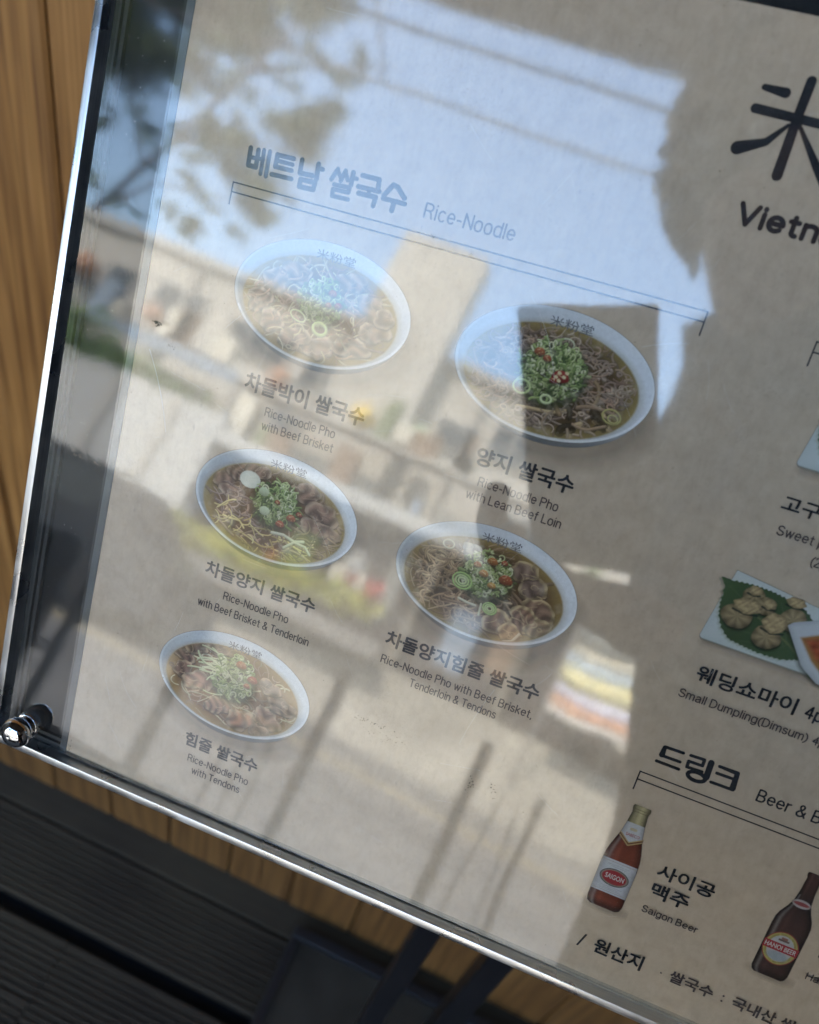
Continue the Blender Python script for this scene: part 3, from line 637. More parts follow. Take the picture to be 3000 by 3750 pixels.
H3= [([(10.64, -63.03), (15.81, -62.76)], (0.75, 1.2)), ([(10.21, -58.06), (19.2, -57.89), (31.59, -57.69)], (1.15, 1.1, 1.1)), ([(20.56, -66.41), (20.4, -57.16), (20.61, -44.5)], (1.2, 1.15, 1.3)), ([(19.02, -55.98), (15.27, -51.23), (9.25, -48.54)], (0.45, 0.95, 1.6)), ([(21.61, -56.37), (28.73, -48.38), (33.21, -44.38)], (0.45, 1.0, 1.7)), ([(28.19, -62.68), (32.19, -64.23)], (1.2, 0.75))]
# ------------------------------------------------------------------ the menu board
board = empty('menu_board', (0, 0, 0), 'glossy restaurant menu board with steel rim, black margin and printed noodle dishes under clear acrylic', 'menu board')
board.matrix_world = BM
def loc(u, v, w=0): return (u*MM, -v*MM, w*MM)
U0, U1, V0, V1 = -173.9, 302.0, -88.0, 202.0       # outside of the case, mm
RW = 2.7
# rim rails (mitred by butting), outer edge rounded
def rail(u0, u1, v0, v1, mat):
    o = MB().box(u0*MM, u1*MM, -v1*MM, -v0*MM, -.020, .0042, .00035).build('rim_rail', mat, board); return auto_smooth(o)
rail(U0, U0+RW, V0, V1-3.0, STEELV); rail(U1-RW, U1, V0, V1-3.0, STEELV)
rail(U0-.4, U1+.4, V1-2.9, V1, STEEL); rail(U0-.4, U1+.4, V0-2.5, V0-.1, STEEL)
MB().box((U0+RW+.1)*MM, (U1-RW-.1)*MM, -(V1-3.0)*MM, -(V0+.1)*MM, -.022, -.0045).build('backing_panel', BLACK, board)
# recessed channel between the rim and the acrylic
ch = MB()
a0, a1, b0, b1 = U0+RW+.1, U1-RW-.1, V0+.2, V1-3.1
for k, (w, z) in enumerate(((2.0, -.0015), (1.3, -.0028))):
    o = k*2.1
    ch.box((a0+o)*MM, (a0+o+w)*MM, -b1*MM, -b0*MM, -.0044, z); ch.box((a1-o-w)*MM, (a1-o)*MM, -b1*MM, -b0*MM, -.0044, z)
    ch.box((a0+4.2)*MM, (a1-4.2)*MM, -(b1-o)*MM, -(b1-o-w)*MM, -.0044, z)
ch.build('edge_channel', GROOVE, board)
# cover pane and the inner pane that clamps the print
def pane(name, u0, u1, v0, v1, z0, z1, mat, em):
    o = MB().box(u0*MM, u1*MM, -v1*MM, -v0*MM, z0*MM, z1*MM).build(name, mat, board)
    o.data.materials.append(em)
    for p in o.data.polygons: p.material_index = 0 if abs(p.normal.z) > .5 else 1
    return o
ESH = NT('polished_acrylic_edge'); ESH.n.remove(ESH.b)
_t = ESH.new('ShaderNodeBsdfTransparent'); _t.inputs[0].default_value = (.75, .8, .82, 1); _g = ESH.new('ShaderNodeBsdfGlossy'); _g.inputs[1].default_value = .15; _m = ESH.new('ShaderNodeMixShader'); _m.inputs[0].default_value = .18
ESH.l(_t.outputs[0], _m.inputs[1]); ESH.l(_g.outputs[0], _m.inputs[2]); ESH.l(_m.outputs[0], ESH.out.inputs[0])
pane('cover_pane', -167.6, 295.8, V0+5, 195.3, 1.6, 3.6, PANE, ESH.m)
pane('inner_pane', -147.6, 276, -82.5, 197.4, .35, 1.45, PANE2, ESH.m)
# frosted strip where the inner sheet is glued, left of the print
MB().box(-147.5*MM, -145.0*MM, -197.6*MM, 81.6*MM, -.0012, .0002).build('glued_edge_strip', EDGE, board)
# the printed sheet
sheet = mesh('menu_print', [loc(-144.9, 197.0), loc(276, 201.5), loc(276, -79.6), loc(-144.9, -80.4),
                            loc(-144.9, 197.0, -1), loc(276, 201.5, -1), loc(276, -79.6, -1), loc(-144.9, -80.4, -1)],
             [(0, 1, 2, 3), (7, 6, 5, 4), (0, 4, 5, 1), (1, 5, 6, 2), (2, 6, 7, 3), (3, 7, 4, 0)], PAPERM, board)

ZI = [.03]
def nextz():
    ZI[0] += .0006; return ZI[0]

def letters(name, text, u0, u1, vt, vb, mat=INK, bold=0., label=None, skew=0., parent=None, z=None, sx=None):
    """flat printed lettering fitted to a box given in mm on the sheet"""
    c = bpy.data.curves.new('letters', 'FONT'); c.body = text; c.resolution_u = 5
    t = bpy.data.objects.new('letters', c); COL.objects.link(t); bpy.context.view_layer.update()
    m = bpy.data.meshes.new_from_object(t.evaluated_get(bpy.context.evaluated_depsgraph_get()))
    bpy.data.objects.remove(t); bpy.data.curves.remove(c)
    n = len(m.vertices); co = np.empty(n*3); m.vertices.foreach_get('co', co); co = co.reshape(-1, 3)
    x0, x1, y0, y1 = co[:, 0].min(), co[:, 0].max(), co[:, 1].min(), co[:, 1].max()
    if sx == 'cap':     # vt..vb is the cap height of Latin text, descenders hang below
        s = (vb-vt)/.727; cy = -vb+co[:, 1]*s
    else:
        cy = -vb+(co[:, 1]-y0)*(vb-vt)/(y1-y0)
    cx = u0+(co[:, 0]-x0)*(u1-u0)/(x1-x0)
    out = np.stack([(cx+(cy+vb)*skew)*MM, cy*MM, np.full(n, (z or nextz())*MM)], -1)
    m.vertices.foreach_set('co', out.ravel()); m.materials.clear(); m.update()
    if bold > 0:      # heavier strokes: the outline is laid again shifted all round
        br = bold*(vb-vt)*1.05*MM*(1.3 if sx == 'cap' else 1); base = [tuple(q.co) for q in m.vertices]; fs = [tuple(q.vertices) for q in m.polygons]; mb = MB()
        for k in range(8):
            a = k*math.pi/4
            mb.add([(x+br*math.cos(a), y+br*math.sin(a), z_+k*6e-8) for x, y, z_ in base], fs)
        mb.add([(x, y, z_+6e-7) for x, y, z_ in base], fs)
        bpy.data.meshes.remove(m); m = bpy.data.meshes.new(name); m.from_pydata(mb.v, [], mb.f); m.update()
    o = link(name, m, mat, parent or sheet)
    if label: o['label'] = label
    return o

def brush(name, strokes, mat=INK, label=None):
    b = MB(); NC = 18 if strokes[0][1][0] > .45 else 6
    for pts, ws in strokes:
        z = nextz()*MM
        P = [Vector((p[0]*MM, -p[1]*MM, 0)) for p in pts]
        for i, (p, w) in enumerate(zip(P, ws)):
            r = w*MM; z2 = z+i*2e-7
            b.add([(p.x+r*math.cos(a*math.pi/9), p.y+r*math.sin(a*math.pi/9), z2) for a in range(0, 18, 18//NC)], [tuple(range(NC))])
            if i+1 < len(P):
                q, r2 = P[i+1], ws[i+1]*MM; d = (q-p)
                if d.length < 1e-7: continue
                d.normalize(); nn = Vector((-d.y, d.x, 0)); z3 = z2+1e-7
                b.add([(*(p+nn*r).xy, z3), (*(p-nn*r).xy, z3), (*(q-nn*r2).xy, z3), (*(q+nn*r2).xy, z3)], [(0, 1, 2, 3)])
    o = b.build(name, mat, sheet)
    if label: o['label'] = label
    return o

def words(name, text, u0, u1, base, cap, r, mat=INKG):
    return brush(name, latin(text, u0, u1, base, cap, r), mat)

def rule(u0, u1, v, drop=6.4, gap=2.7, w=.42, ends='both', label=None):
    b = MB(); z = nextz()*MM
    def bar(x0, x1, y0, y1): b.add([(x0*MM, -y1*MM, z), (x1*MM, -y1*MM, z), (x1*MM, -y0*MM, z), (x0*MM, -y0*MM, z)], [(0, 1, 2, 3)])
    bar(u0, u1, v-w/2, v+w/2); bar(u0+w, u1-(w if ends == 'both' else 0), v+gap-w/2, v+gap+w/2)
    bar(u0, u0+w, v+w/2, v+drop)
    if ends == 'both': bar(u1-w, u1, v+w/2, v+drop)
    o = b.build('section_rule', INK, sheet)
    if label: o['label'] = label
    return o

def patch(name, c, u, v, label=None, scale=1.):
    """a painted Canvas laid on the sheet with its origin at (u, v) mm"""
    z = nextz()*MM
    keep = c.a > .012
    idx = -np.ones((c.H, c.W), int)
    cell = keep[:-1, :-1] | keep[1:, :-1] | keep[:-1, 1:] | keep[1:, 1:]
    vm = np.zeros((c.H, c.W), bool)
    vm[:-1, :-1] |= cell; vm[1:, :-1] |= cell; vm[:-1, 1:] |= cell; vm[1:, 1:] |= cell
    n = int(vm.sum()); idx[vm] = np.arange(n)
    co = np.stack([(u+c.X[vm]*scale)*MM, -(v+c.Y[vm]*scale)*MM, np.full(n, z)], -1)
    j, i = np.nonzero(cell); q = np.stack([idx[j+1, i], idx[j+1, i+1], idx[j, i+1], idx[j, i]], -1)
    m = bpy.data.meshes.new(name); m.vertices.add(n); m.vertices.foreach_set('co', co.ravel())
    k = len(q); m.loops.add(k*4); m.loops.foreach_set('vertex_index', q.ravel().astype(np.int32))
    m.polygons.add(k); m.polygons.foreach_set('loop_start', np.arange(0, 4*k, 4, dtype=np.int32))
    m.update(calc_edges=True)
    at = m.color_attributes.new('print', 'FLOAT_COLOR', 'POINT')
    at.data.foreach_set('color', np.concatenate([np.clip(c.rgb[vm]*np.where(np.abs(c.rgb[vm]-PAPER).sum(-1, keepdims=True) < .02, 1., DIM+(1-DIM)*np.exp(-6*np.abs(c.rgb[vm]-PAPER).sum(-1, keepdims=True))), 0, 1), c.a[vm][:, None]], -1).ravel().astype(np.float32))
    o = link(name, m, PIC, sheet)
    if label: o['label'] = label
    return o

# headings
brush('section_heading', H1, label='rounded bold Korean heading for Vietnamese rice noodles')
words('section_heading', 'Rice-Noodle', -64.9, -38.4, -13.2, 4.25, 0.25, INKG)
rule(-123.2, 16.4, -9.1)
rule(43.9, 250, -9.1)
brush('section_heading', H2, label='rounded bold Korean heading for drinks')
words('section_heading', 'Beer & Beverage', 75.7, 111.5, 117.6, 4.15, 0.27, INK)
rule(43.1, 250, 121.9)
brush('shop_name', H3, label='large black brush style Chinese character for rice')
letters('shop_name', '粉堂', 37, 88, -68, -43, INK, .03)
words('shop_tagline', 'Vietnamese', 14.6, 61, -31.2, 5.85, 0.62, INK)

# five noodle bowls
dish = [
 (1, -116.3, -.05, ('차돌박이 쌀국수', -106.2, -66.8, 43.0, 48.5), [('Rice-Noodle Pho', -97.9, -74.3, 54.6), ('with Beef Brisket', -98.0, -73.8, 59.0)], 'printed bowl of beef brisket noodles, top left of the menu'),
 (2, -45.9, -.1, ('양지 쌀국수', -31.1, -2.2, 43.2, 48.5), [('Rice-Noodle Pho', -28.6, -4.3, 54.5), ('with Lean Beef Loin', -31.0, -2.0, 59.0)], 'printed bowl of dark beef loin strands, top right of the five'),
 (3, -115.7, 64.3, ('차돌양지 쌀국수', -106.1, -67.0, 106.3, 111.3), [('Rice-Noodle Pho', -98.1, -74.5, 117.7), ('with Beef Brisket & Tenderloin', -106.5, -66.0, 122.7)], 'printed bowl with yellowish noodles at its near side'),
 (4, -46.1, 64.6, ('차돌양지힘줄 쌀국수', -41.9, 7.9, 107.2, 112.4), [('Rice-Noodle Pho with Beef Brisket,', -41.8, 8.2, 118.6), ('Tenderloin & Tendons', -30.9, -2.2, 123.0)], 'printed bowl with brown strands left and meat slices right'),
 (5, -116.0, 128.4, ('힘줄 쌀국수', -100.3, -72.7, 169.5, 174.6), [('Rice-Noodle Pho', -98.0, -74.5, 180.5), ('with Tendons', -95.6, -76.8, 184.8)], 'printed bowl of tendon slices and bean sprouts, lowest of the five'),
]
for k, u, v, (ko, a, b_, t_, bt), lines, lab in dish:
    sc_ = {1: 1.0, 2: 1.01, 3: .995, 4: 1.005, 5: 1.0}[k]
    patch('dish_photo', paint_bowl(k, 40+k), u, v, lab, sc_)
    letters('bowl_mark', '米粉堂', u+23.6, u+35.8, v+2.35, v+5.1, INKL, .007, skew=-.12)
    letters('dish_name', ko, a, b_, t_, bt, INK, .030)
    for s, x0, x1, base in lines:
        words('dish_description', s, x0, x1, base, 2.95, .19)
# right column
plate = patch('dish_photo', paint_plate(), 41, 50, 'printed white plate of small dumplings on a green leaf')
patch('dish_photo', paint_plate(False), 47.4, -3.9, 'printed white plate with a green leaf, upper right')
letters('dish_name', '고구마', 51.4, 66.6, 30.3, 34.6, INK, .028)
words('dish_description', 'Sweet potato', 52.7, 74, 41.4, 2.90, 0.19, INKG)
words('dish_description', '(2pcs)', 63.7, 72, 46.7, 2.90, 0.19, INKG)
letters('dish_name', '웨딩쇼마이', 47.7, 75.4, 83.6, 88.6, INK, .028)
words('dish_name', '4pcs', 78.0, 87.5, 88.3, 4.10, 0.3, INK)
words('dish_description', 'Small Dumpling(Dimsum)', 45.0, 81.6, 95.0, 2.80, 0.19, INKG)
words('dish_description', '4pcs', 82.9, 89.4, 95.0, 2.80, 0.19, INKG)
patch('bottle_photo', paint_bottle(1), 47.9, 132.6, 'printed brown beer bottle with gold neck foil and pale label')
letters('bottle_lettering', 'SAIGON', 45.1, 50.9, 158.2, 159.9, INKW, .02)
letters('bottle_lettering', 'SABECO', 46.2, 50.3, 142.5, 143.5, INKR, .02)
patch('bottle_photo', paint_bottle(2), 99.1, 132.5, 'printed dark beer bottle with oval yellow and red label')
letters('bottle_lettering', 'HANOI BEER', 94.6, 103.6, 159.0, 160.6, INKW, .02)
letters('dish_name', '사이공', 58.9, 76.0, 148.3, 153.2, INK, .028)
letters('dish_name', '맥주', 59.3, 70.6, 155.2, 160.3, INK, .028)
words('dish_description', 'Saigon Beer', 58.8, 76.2, 166.5, 2.60, 0.19, INKG)
letters('dish_name', '하노이', 109.4, 126, 148.3, 153.2, INK, .028)
letters('dish_name', '맥주', 109.4, 120.7, 155.2, 160.3, INK, .028)
words('dish_description', 'Hanoi Beer', 108.7, 125, 166.5, 2.60, 0.19, INKG)
letters('origin_note', '/', 44.9, 46.9, 182.2, 187.2, INK, .01)
letters('origin_note', '원산지', 50.1, 65.4, 181.7, 187.0, INK, .028)
letters('origin_note', '·', 71.2, 71.8, 184.2, 184.8, INKG, .0)
letters('origin_note', '쌀국수', 74.3, 87.6, 181.9, 186.2, INKG, .026)
letters('origin_note', ':', 90.4, 91.0, 183.0, 185.6, INKG, .01)
letters('origin_note', '국내산', 93.7, 106.6, 181.7, 186.0, INKG, .026)
letters('origin_note', '쌀', 108.4, 112.7, 181.7, 186.0, INKG, .026)

# scratches and dirt on the acrylic
SCR = plain('scratch_light', (.62, .62, .6), .5); DIRT = plain('dirt_speck', (.10, .09, .06), .9, 0, .5, 900)
rs = np.random.RandomState(12); b = MB(); zt = 3.63*MM
def scratch(pts, w):
    for (x0, y0), (x1, y1) in zip(pts, pts[1:]):
        dx, dy = x1-x0, y1-y0; L = math.hypot(dx, dy)+1e-9; nx, ny = -dy/L*w/2, dx/L*w/2
        b.add([((x0+nx)*MM, -(y0+ny)*MM, zt), ((x0-nx)*MM, -(y0-ny)*MM, zt), ((x1-nx)*MM, -(y1-ny)*MM, zt), ((x1+nx)*MM, -(y1+ny)*MM, zt)], [(0, 1, 2, 3)])
def arc(x, y, ang, L, k, w, n=9):
    pts = [(x, y)]
    for i in range(n): ang += k; x += math.cos(ang)*L/n; y += math.sin(ang)*L/n; pts.append((x, y))
    scratch(pts, w)
arc(-29, -1, .75, 24, .05, .05); arc(-33, 3, .9, 15, .04, .04); arc(-138, 45, 1.0, 26, .03, .12); arc(-86, 28, -.35, 18, .04, .035)
arc(3, 4, -.5, 12, .03, .04); arc(-5, 112, 1.9, 22, -.02, .05)
for i in range(70):
    arc(rs.uniform(-140, 60), rs.uniform(-60, 190), rs.uniform(0, 6.3), rs.uniform(2, 14), rs.normal(0, .05), rs.uniform(.018, .035), 6)
tag(b.build('scratches', SCR, board), kind='stuff')
b = MB()
def speck(x, y, r):
    n = 6; ph = rs.rand()*6.3; st = rs.uniform(.4, 1)
    b.add([((x+r*rs.uniform(.6, 1.2)*math.cos(ph+t*6.283/n))*MM, -(y+st*r*rs.uniform(.6, 1.2)*math.sin(ph+t*6.283/n))*MM, zt+.00001) for t in range(n)], [tuple(range(n))[::-1]])
def cluster(x, y, sx, sy, n, r):
    r *= 1.35
    for i in range(n): speck(x+rs.normal(0, sx), y+rs.normal(0, sy), r*rs.uniform(.4, 1.5))
cluster(-136.8, 36.8, .7, .5, 46, .16); cluster(-131, 42, .7, .4, 16, .1); cluster(-155.5, 86, 1.3, .4, 30, .13); cluster(-150, 86.5, 1.2, .35, 18, .1)
cluster(-38.5, 137.8, 3.5, .5, 40, .13); cluster(-33, 141, 4, 1.2, 30, .1); cluster(-3, 146, .5, 1.4, 22, .16); cluster(4, 144.5, 1, 1.2, 14, .17)
cluster(-142, 192, .8, 1.5, 26, .14); cluster(-60, -9, .5, .3, 12, .12); cluster(-48, -7, .4, .3, 8, .1); cluster(-137, 0, 3, 2.5, 40, .07)
for i in range(760): speck(rs.uniform(-168, 120), rs.uniform(-78, 196), abs(rs.normal(0, .065))+.04)
tag(b.build('dirt_specks', DIRT, board), kind='stuff')
# pale dust grains, clearest over the black margin
b = MB()
for i in range(240): speck(rs.uniform(-169, -148), rs.uniform(-60, 190), abs(rs.normal(0, .035))+.025)
for i in range(140): speck(rs.uniform(-145, 120), rs.uniform(-78, 196), abs(rs.normal(0, .03))+.02)
tag(b.build('dust_grains', SCR, board), kind='stuff')

# chrome standoff screw at the lower left corner (and its three mates off frame)
def screw(u, v):
    s = MB().lathe([(0, 3.4*MM), (4.6*MM, 3.5*MM), (4.9*MM, 4.0*MM), (4.8*MM, 4.7*MM), (4.2*MM, 5.1*MM), (2.6*MM, 5.15*MM), (2.5*MM, 6.2*MM)], 40, loc(u, v)).build('standoff_screw', CHROME, board)
    auto_smooth(s, 50)
    prof = [(2.3*MM, 5.6*MM)]+[(5.5*MM*math.cos(a), (9.4+4.5*math.sin(a))*MM) for a in np.linspace(-1.05, 1.5, 18)]+[(0, 13.7*MM)]
    k = MB().lathe(prof, 40, (0, 0, 0)).build('dome_cap', CHROME, s, True); k.location = loc(u, v)
    return s
for u, v in ((-159.4, 190.3), (-160.6, -72), (286, 190), (286, -72)): screw(u, v)
# ------------------------------------------------------------------ stand, wall, deck
stand = empty('display_stand', (.09, .3, .03), 'dark navy steel stand with two square uprights on a flat plate behind the menu board', 'stand')
def at(root, mb): # shift a builder given in world metres to the root's frame
    o = Vector(root.location); mb.v = [(x-o.x, y-o.y, z-o.z) for x, y, z in mb.v]; return mb
for x0, x1 in ((.053, .072), (.109, .129)):
    o = at(stand, MB().box(x0, x1, .262, .281, .032, 1.335, .0015)).build('leg', NAVY, stand)
o = at(stand, MB().box(.02, .16, .235, .262, 1.305, 1.335, .002)).build('bracket', NAVY, stand)
for x in (.0625, .119):
    at(stand, MB().box(x-.012, x+.012, .262, .30, .030, .038, .001)).build('foot', NAVY, stand)
b = MB().box(-.063, .42, .08, .492, 0.004, .024, .004); o = at(stand, b).build('base_plate', BASEM, stand)
b = MB()
b.box(-.066, .423, .478, .497, .024, .034, .003).box(-.066, -.050, .08, .478, .024, .034, .003).box(.407, .423, .08, .478, .024, .034, .003)
at(stand, b).build('plate_rim', NAVY, stand)

wall = empty('wooden_wall', (0, .53, 0), 'wall of vertical varnished pine planks with knots behind the menu board', 'wall')
def plank_mesh(w, h, d, name, mat):
    e = .003
    prof = [(-w/2, d), (-w/2, e), (-w/2+e, 0), (w/2-e, 0), (w/2, e), (w/2, d)]
    v = [(x, y, z) for z in (0, h) for x, y in prof]; n = 6
    m = bpy.data.meshes.new(name); m.from_pydata(v, [], [tuple(range(n)), tuple(range(n, 2*n))[::-1]]+[(i+n, (i+1) % n+n, (i+1) % n, i) for i in range(n)]); m.materials.append(mat); m.update()
    return m
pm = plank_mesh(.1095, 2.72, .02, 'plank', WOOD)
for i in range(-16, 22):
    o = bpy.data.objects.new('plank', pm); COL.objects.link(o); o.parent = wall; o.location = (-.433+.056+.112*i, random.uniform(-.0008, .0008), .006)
MB().box(-2.5, 2.4, .021, .06, -.1, 2.73).build('backing', BLACK, wall)
own = empty('restaurant_building', (0, 3, 0), 'plain dark restaurant building behind the pine wall', 'building')
MB().box(-6, 6, -2.40, 3, -.139, 3.4).build('wall', plain('restaurant_render', (.12, .11, .10), .85), own)
MB().box(-6.2, 6.2, -2.42, 3.2, 3.404, 3.55).build('roof', plain('restaurant_roof', (.06, .06, .06), .7), own)

deck = empty('deck', (0, 0, 0), 'dark grey grooved composite deck boards', kind='structure')
del deck['label']
def board_prof(y0, y1, x0, x1, grooved=True, name='deck_board', dz=0):
    prof = [(y0, -.022), (y0, -.002), (y0+.002, 0)]
    if grooved:
        n = int((y1-y0-.012)/.0098); s = (y1-y0-.012)/n
        for k in range(n):
            a = y0+.006+k*s; prof += [(a, 0), (a+.0010, -.003), (a+.0046, -.003), (a+.0056, 0)]
    prof += [(y1-.002, 0), (y1, -.002), (y1, -.022)]
    n = len(prof)
    v = [(x, y, z+dz) for x in (x0, x1) for y, z in prof]
    o = mesh(name, v, [(i, i+n, i+1+n, i+1) for i in range(n-1)]+[tuple(range(n))[::-1] if n < 60 else tuple(range(n))[::-1], tuple(range(n, 2*n)), (n-1, 2*n-1, n, 0)], DECK, deck)
    return o
board_prof(.483, .5515, -3, 3, False, 'edge_board', .001)
board_prof(.3615, .479, -3, 3)
board_prof(.2505, .3365, -3, -.374); board_prof(.2205, .3365, -.3725, 3)
board_prof(.130, .2475, -3, -.374); board_prof(.098, .2165, -.3725, 3)
y = .094
while y > -1.95:
    board_prof(y-.1185, y, -3, 3, y > -.5); y -= .1225
MB().box(-3, 3, -2.1, .529, -.09, -.025).build('joist_layer', BLACK, deck)

# ------------------------------------------------------------------ porch
ROOFM = plain('dark_porch_ceiling', (.035, .03, .026), .8, 0, .2, 3); PAINTD = plain('dark_painted_metal', (.21, .195, .175), .45, 0, .2, 10)
CONC = plain('concrete', (.32, .295, .245), .85, 0, .3, 1.0, .002)
roof = empty('porch_roof', (0, -.3, 2.7), 'dark flat porch roof over the deck', 'porch roof')
MB().box(-3.2, 3.2, -.975, .95, 0, .12).build('roof_slab', ROOFM, roof)
for i in range(9):
    MB().box(-3.2+.78*i, -3.14+.78*i, -.95, .82, -.012, -.001).build('batten', ROOFM, roof)
for y, z, r in ((-1.015, -.052, .0058), (-1.26, -.05, .005)):
    MB().tube([(-3.2, y, z), (3.2, y, z)], r, 12).build('rod', PAINTD, roof)
for i in range(7):
    MB().tube([(-3+i, -.96, -.001), (-3+i, -1.26, -.05)], .004, 6).build('rod_hanger', PAINTD, roof)
rail_ = empty('deck_railing', (0, -2, 0), 'dark metal railing posts along the outer edge of the deck', 'railing')
for i, (x, w) in enumerate(((-1.53, .34), (-1.28, .028), (-.885, .042), (-.425, .036), (.018, .036), (.21, .018), (.47, .034), (.92, .034), (1.37, .034))):
    MB().box(x-w/2, x+w/2, -.017, .017, -.1, 1.13 if i != 5 else 1.06, .003).build('post', PAINTD, rail_)
MB().box(-1.36, -1.27, -.012, .012, .78, .80).build('rail', PAINTD, rail_)
MB().box(-1.36, -1.27, -.012, .012, .93, .945).build('rail', PAINTD, rail_)
blockm = plain('dark_light_blocker', (.03, .03, .032), .6, 0, .2, 6)  # unseen panels added between the posts to keep low light off the wall
for x0, x1 in ((-3, -1.36), (-1.3, -.91), (-.86, -.445), (-.405, -.002), (.038, .45), (.49, .9), (.94, 1.35)):
    MB().box(x0, x1, -.006, .006, -.08, .60).build('light_blocker', blockm, rail_)
sidl = empty('porch_light_block', (-1.98, -.3, 0), 'added dark boarding out of view that blocks light at the left end of the porch', 'wall')  # made-up wall, out of view, added to cut light on the print
for i in range(12): MB().box(0, .03, -.75+i*.112, -.641+i*.112, 0, 2.69).build('plank', plain('dark_block_board', (.05, .038, .03), .8) if i == 0 else bpy.data.materials['dark_block_board'], sidl)
side = empty('porch_light_block', (1.45, -.3, 0), 'added dark boarding out of view that blocks light at the right end of the porch', 'wall')  # its right-hand mate, also added unseen to darken the print
for i in range(14): MB().box(0, .03, -1.0+i*.112, -.891+i*.112, 0, 2.69).build('plank', bpy.data.materials['dark_block_board'], side)
for k in range(3): MB().box(-.66+k*.06, -.652+k*.06, -.006, .006, .30, .98).build('baluster', PAINTD, rail_)
for k in range(2): MB().tube([(.11+k*.05, 0, 1.0), (.04+k*.17, 0, .2)], .0045, 8).build('brace', PAINTD, rail_)

# ------------------------------------------------------------------ street side (seen mirrored in the acrylic)
ground = mesh('ground', [(-90, -60, -.14), (90, -60, -.14), (90, 60, -.14), (-90, 60, -.14)], [(0, 1, 2, 3)], plain('ground_soil', (.16, .15, .13), .9, 0, .2, .4)); tag(ground, kind='structure')
MB().box(-40, 40, -7.9, -2.2, -.13, -.02).build('pavement', plain('pavement_concrete', (.120, .111, .097), .85, 0, .32, 1.1)).__setitem__('kind', 'structure')
MB().box(-40, 40, -10.4, -7.92, -.13, -.045).build('road', plain('road_asphalt', (.155, .145, .125), .85, 0, .35, .8)).__setitem__('kind', 'structure')
rl = MB().box(-40, 40, -8.55, -8.40, -.044, -.040).build('road_line', plain('yellow_road_paint', (.40, .30, .13), .7, 0, .15, 5)); tag(rl, kind='structure')
# bright low terrace opposite
ter = MB()
for i in range(5): ter.box(-16, 16, -12.2-.02*i, -10.42-.36*i, -.13+.22*i, -.13+.22*(i+1)+(.004 if i else 0))
ter = ter.build('stone_steps', CONC); tag(ter, 'long pale stone steps across the road', 'steps')
SHADE = plain('shop_front_painted_shade', (.045, .038, .036), .7, 0, .3, .9); WHITE = plain('white_render', (.455, .445, .42), .8, 0, .07, .7); CREAM = plain('cream_render', (.46, .43, .375), .85, 0, .1, .5)
GLS = plain('window_glass_dark', (.055, .065, .07), .3, 0, .3, .8); TRIM = plain('pale_trim', (.44, .41, .36), .7, 0, .1, 1)
LEAF = None
shop = empty('shop_building', (0, -14, 0), 'cream shop building across the street with white parapet and square windows', 'building')
MB().box(-16, 16, -7, -.05, -.13, 6.42).build('wall', CREAM, shop)
MB().box(-16.2, 16.2, -7.2, .05, 6.424, 6.6).build('roof', TRIM, shop)
MB().box(-5.3, -3.6, -.04, .5, 2.2, 8.4).build('tower', CREAM, shop)
# ground floor front with its shade put into a dark colour, terrace parapet in sun
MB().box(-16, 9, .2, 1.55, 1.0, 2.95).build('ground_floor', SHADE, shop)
MB().box(-16, -6.0, 1.56, 1.98, 1.72, 3.45).build('parapet', WHITE, shop)
MB().box(-5.98, 1.6, 1.3, 1.98, 3.02, 3.26).build('coping', WHITE, shop)
for i, x in enumerate((-9.4, -8.1, -7.0)): MB().box(x, x+.16, 1.99, 2.03, 1.74, 3.4).build('pilaster', TRIM, shop)
COLM = plain('column_painted_shade', (.16, .14, .11), .8)  # column colour darkened to stand for the shade below the coping
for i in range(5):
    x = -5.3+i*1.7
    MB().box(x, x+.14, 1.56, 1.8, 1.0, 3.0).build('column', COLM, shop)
rw = random.Random(21)
for row, z in enumerate((3.62, 4.95)):
    x = -13.8
    while x < 4:
        w_ = rw.uniform(.6, 1.5); h_ = rw.uniform(.5, .8); z0 = z+rw.uniform(-.12, .12)
        if not (row and -5.9 < x < -3.3) and rw.random() < .82:
            w = MB().box(x, x+w_, -.045, .03, z0, z0+h_).build('window', TRIM, shop)
            k = max(1, int(w_/.45))
            for q in range(k): MB().box(x+.05+q*(w_-.05)/k, x+(q+1)*(w_-.05)/k, .032, .036, z0+.05, z0+h_-.05).build('pane', GLS, w)
        x += w_+rw.uniform(.15, .6)
CL = [plain('clutter_'+n_, c_, .8) for n_, c_ in (('grey', (.22, .22, .2)), ('olive', (.16, .19, .10)), ('slate', (.25, .30, .36)), ('cream', (.6, .55, .45)), ('brown', (.22, .15, .10)))]
for i in range(34):
    x = rw.uniform(-10, 1.4); z = rw.choice((3.3, 3.3, 4.3, 4.4)); w_ = rw.uniform(.12, .5); h_ = rw.uniform(.25, .8)
    MB().box(x, x+w_, 1.0+rw.uniform(0, .3), 1.4, z, z+h_).build('balcony_screen', CL[rw.randrange(5)], shop)
MB().box(-10, 1.6, .9, 1.5, 4.22, 4.29).build('balcony_slab', TRIM, shop)
MB().box(-9.5, -6.4, 1.5, 1.52, 4.1, 4.32).build('balcony_fascia', CL[2], shop)
MB().box(-13, -8, -.04, .04, 4.72, 4.84).build('ledge', TRIM, shop)
ORG = plain('orange_lampshade', (.42, .22, .13), .7); YEL = plain('yellow_sign', (.70, .50, .12), .7); LIM = plain('pale_green_sign', (.55, .68, .42), .7)
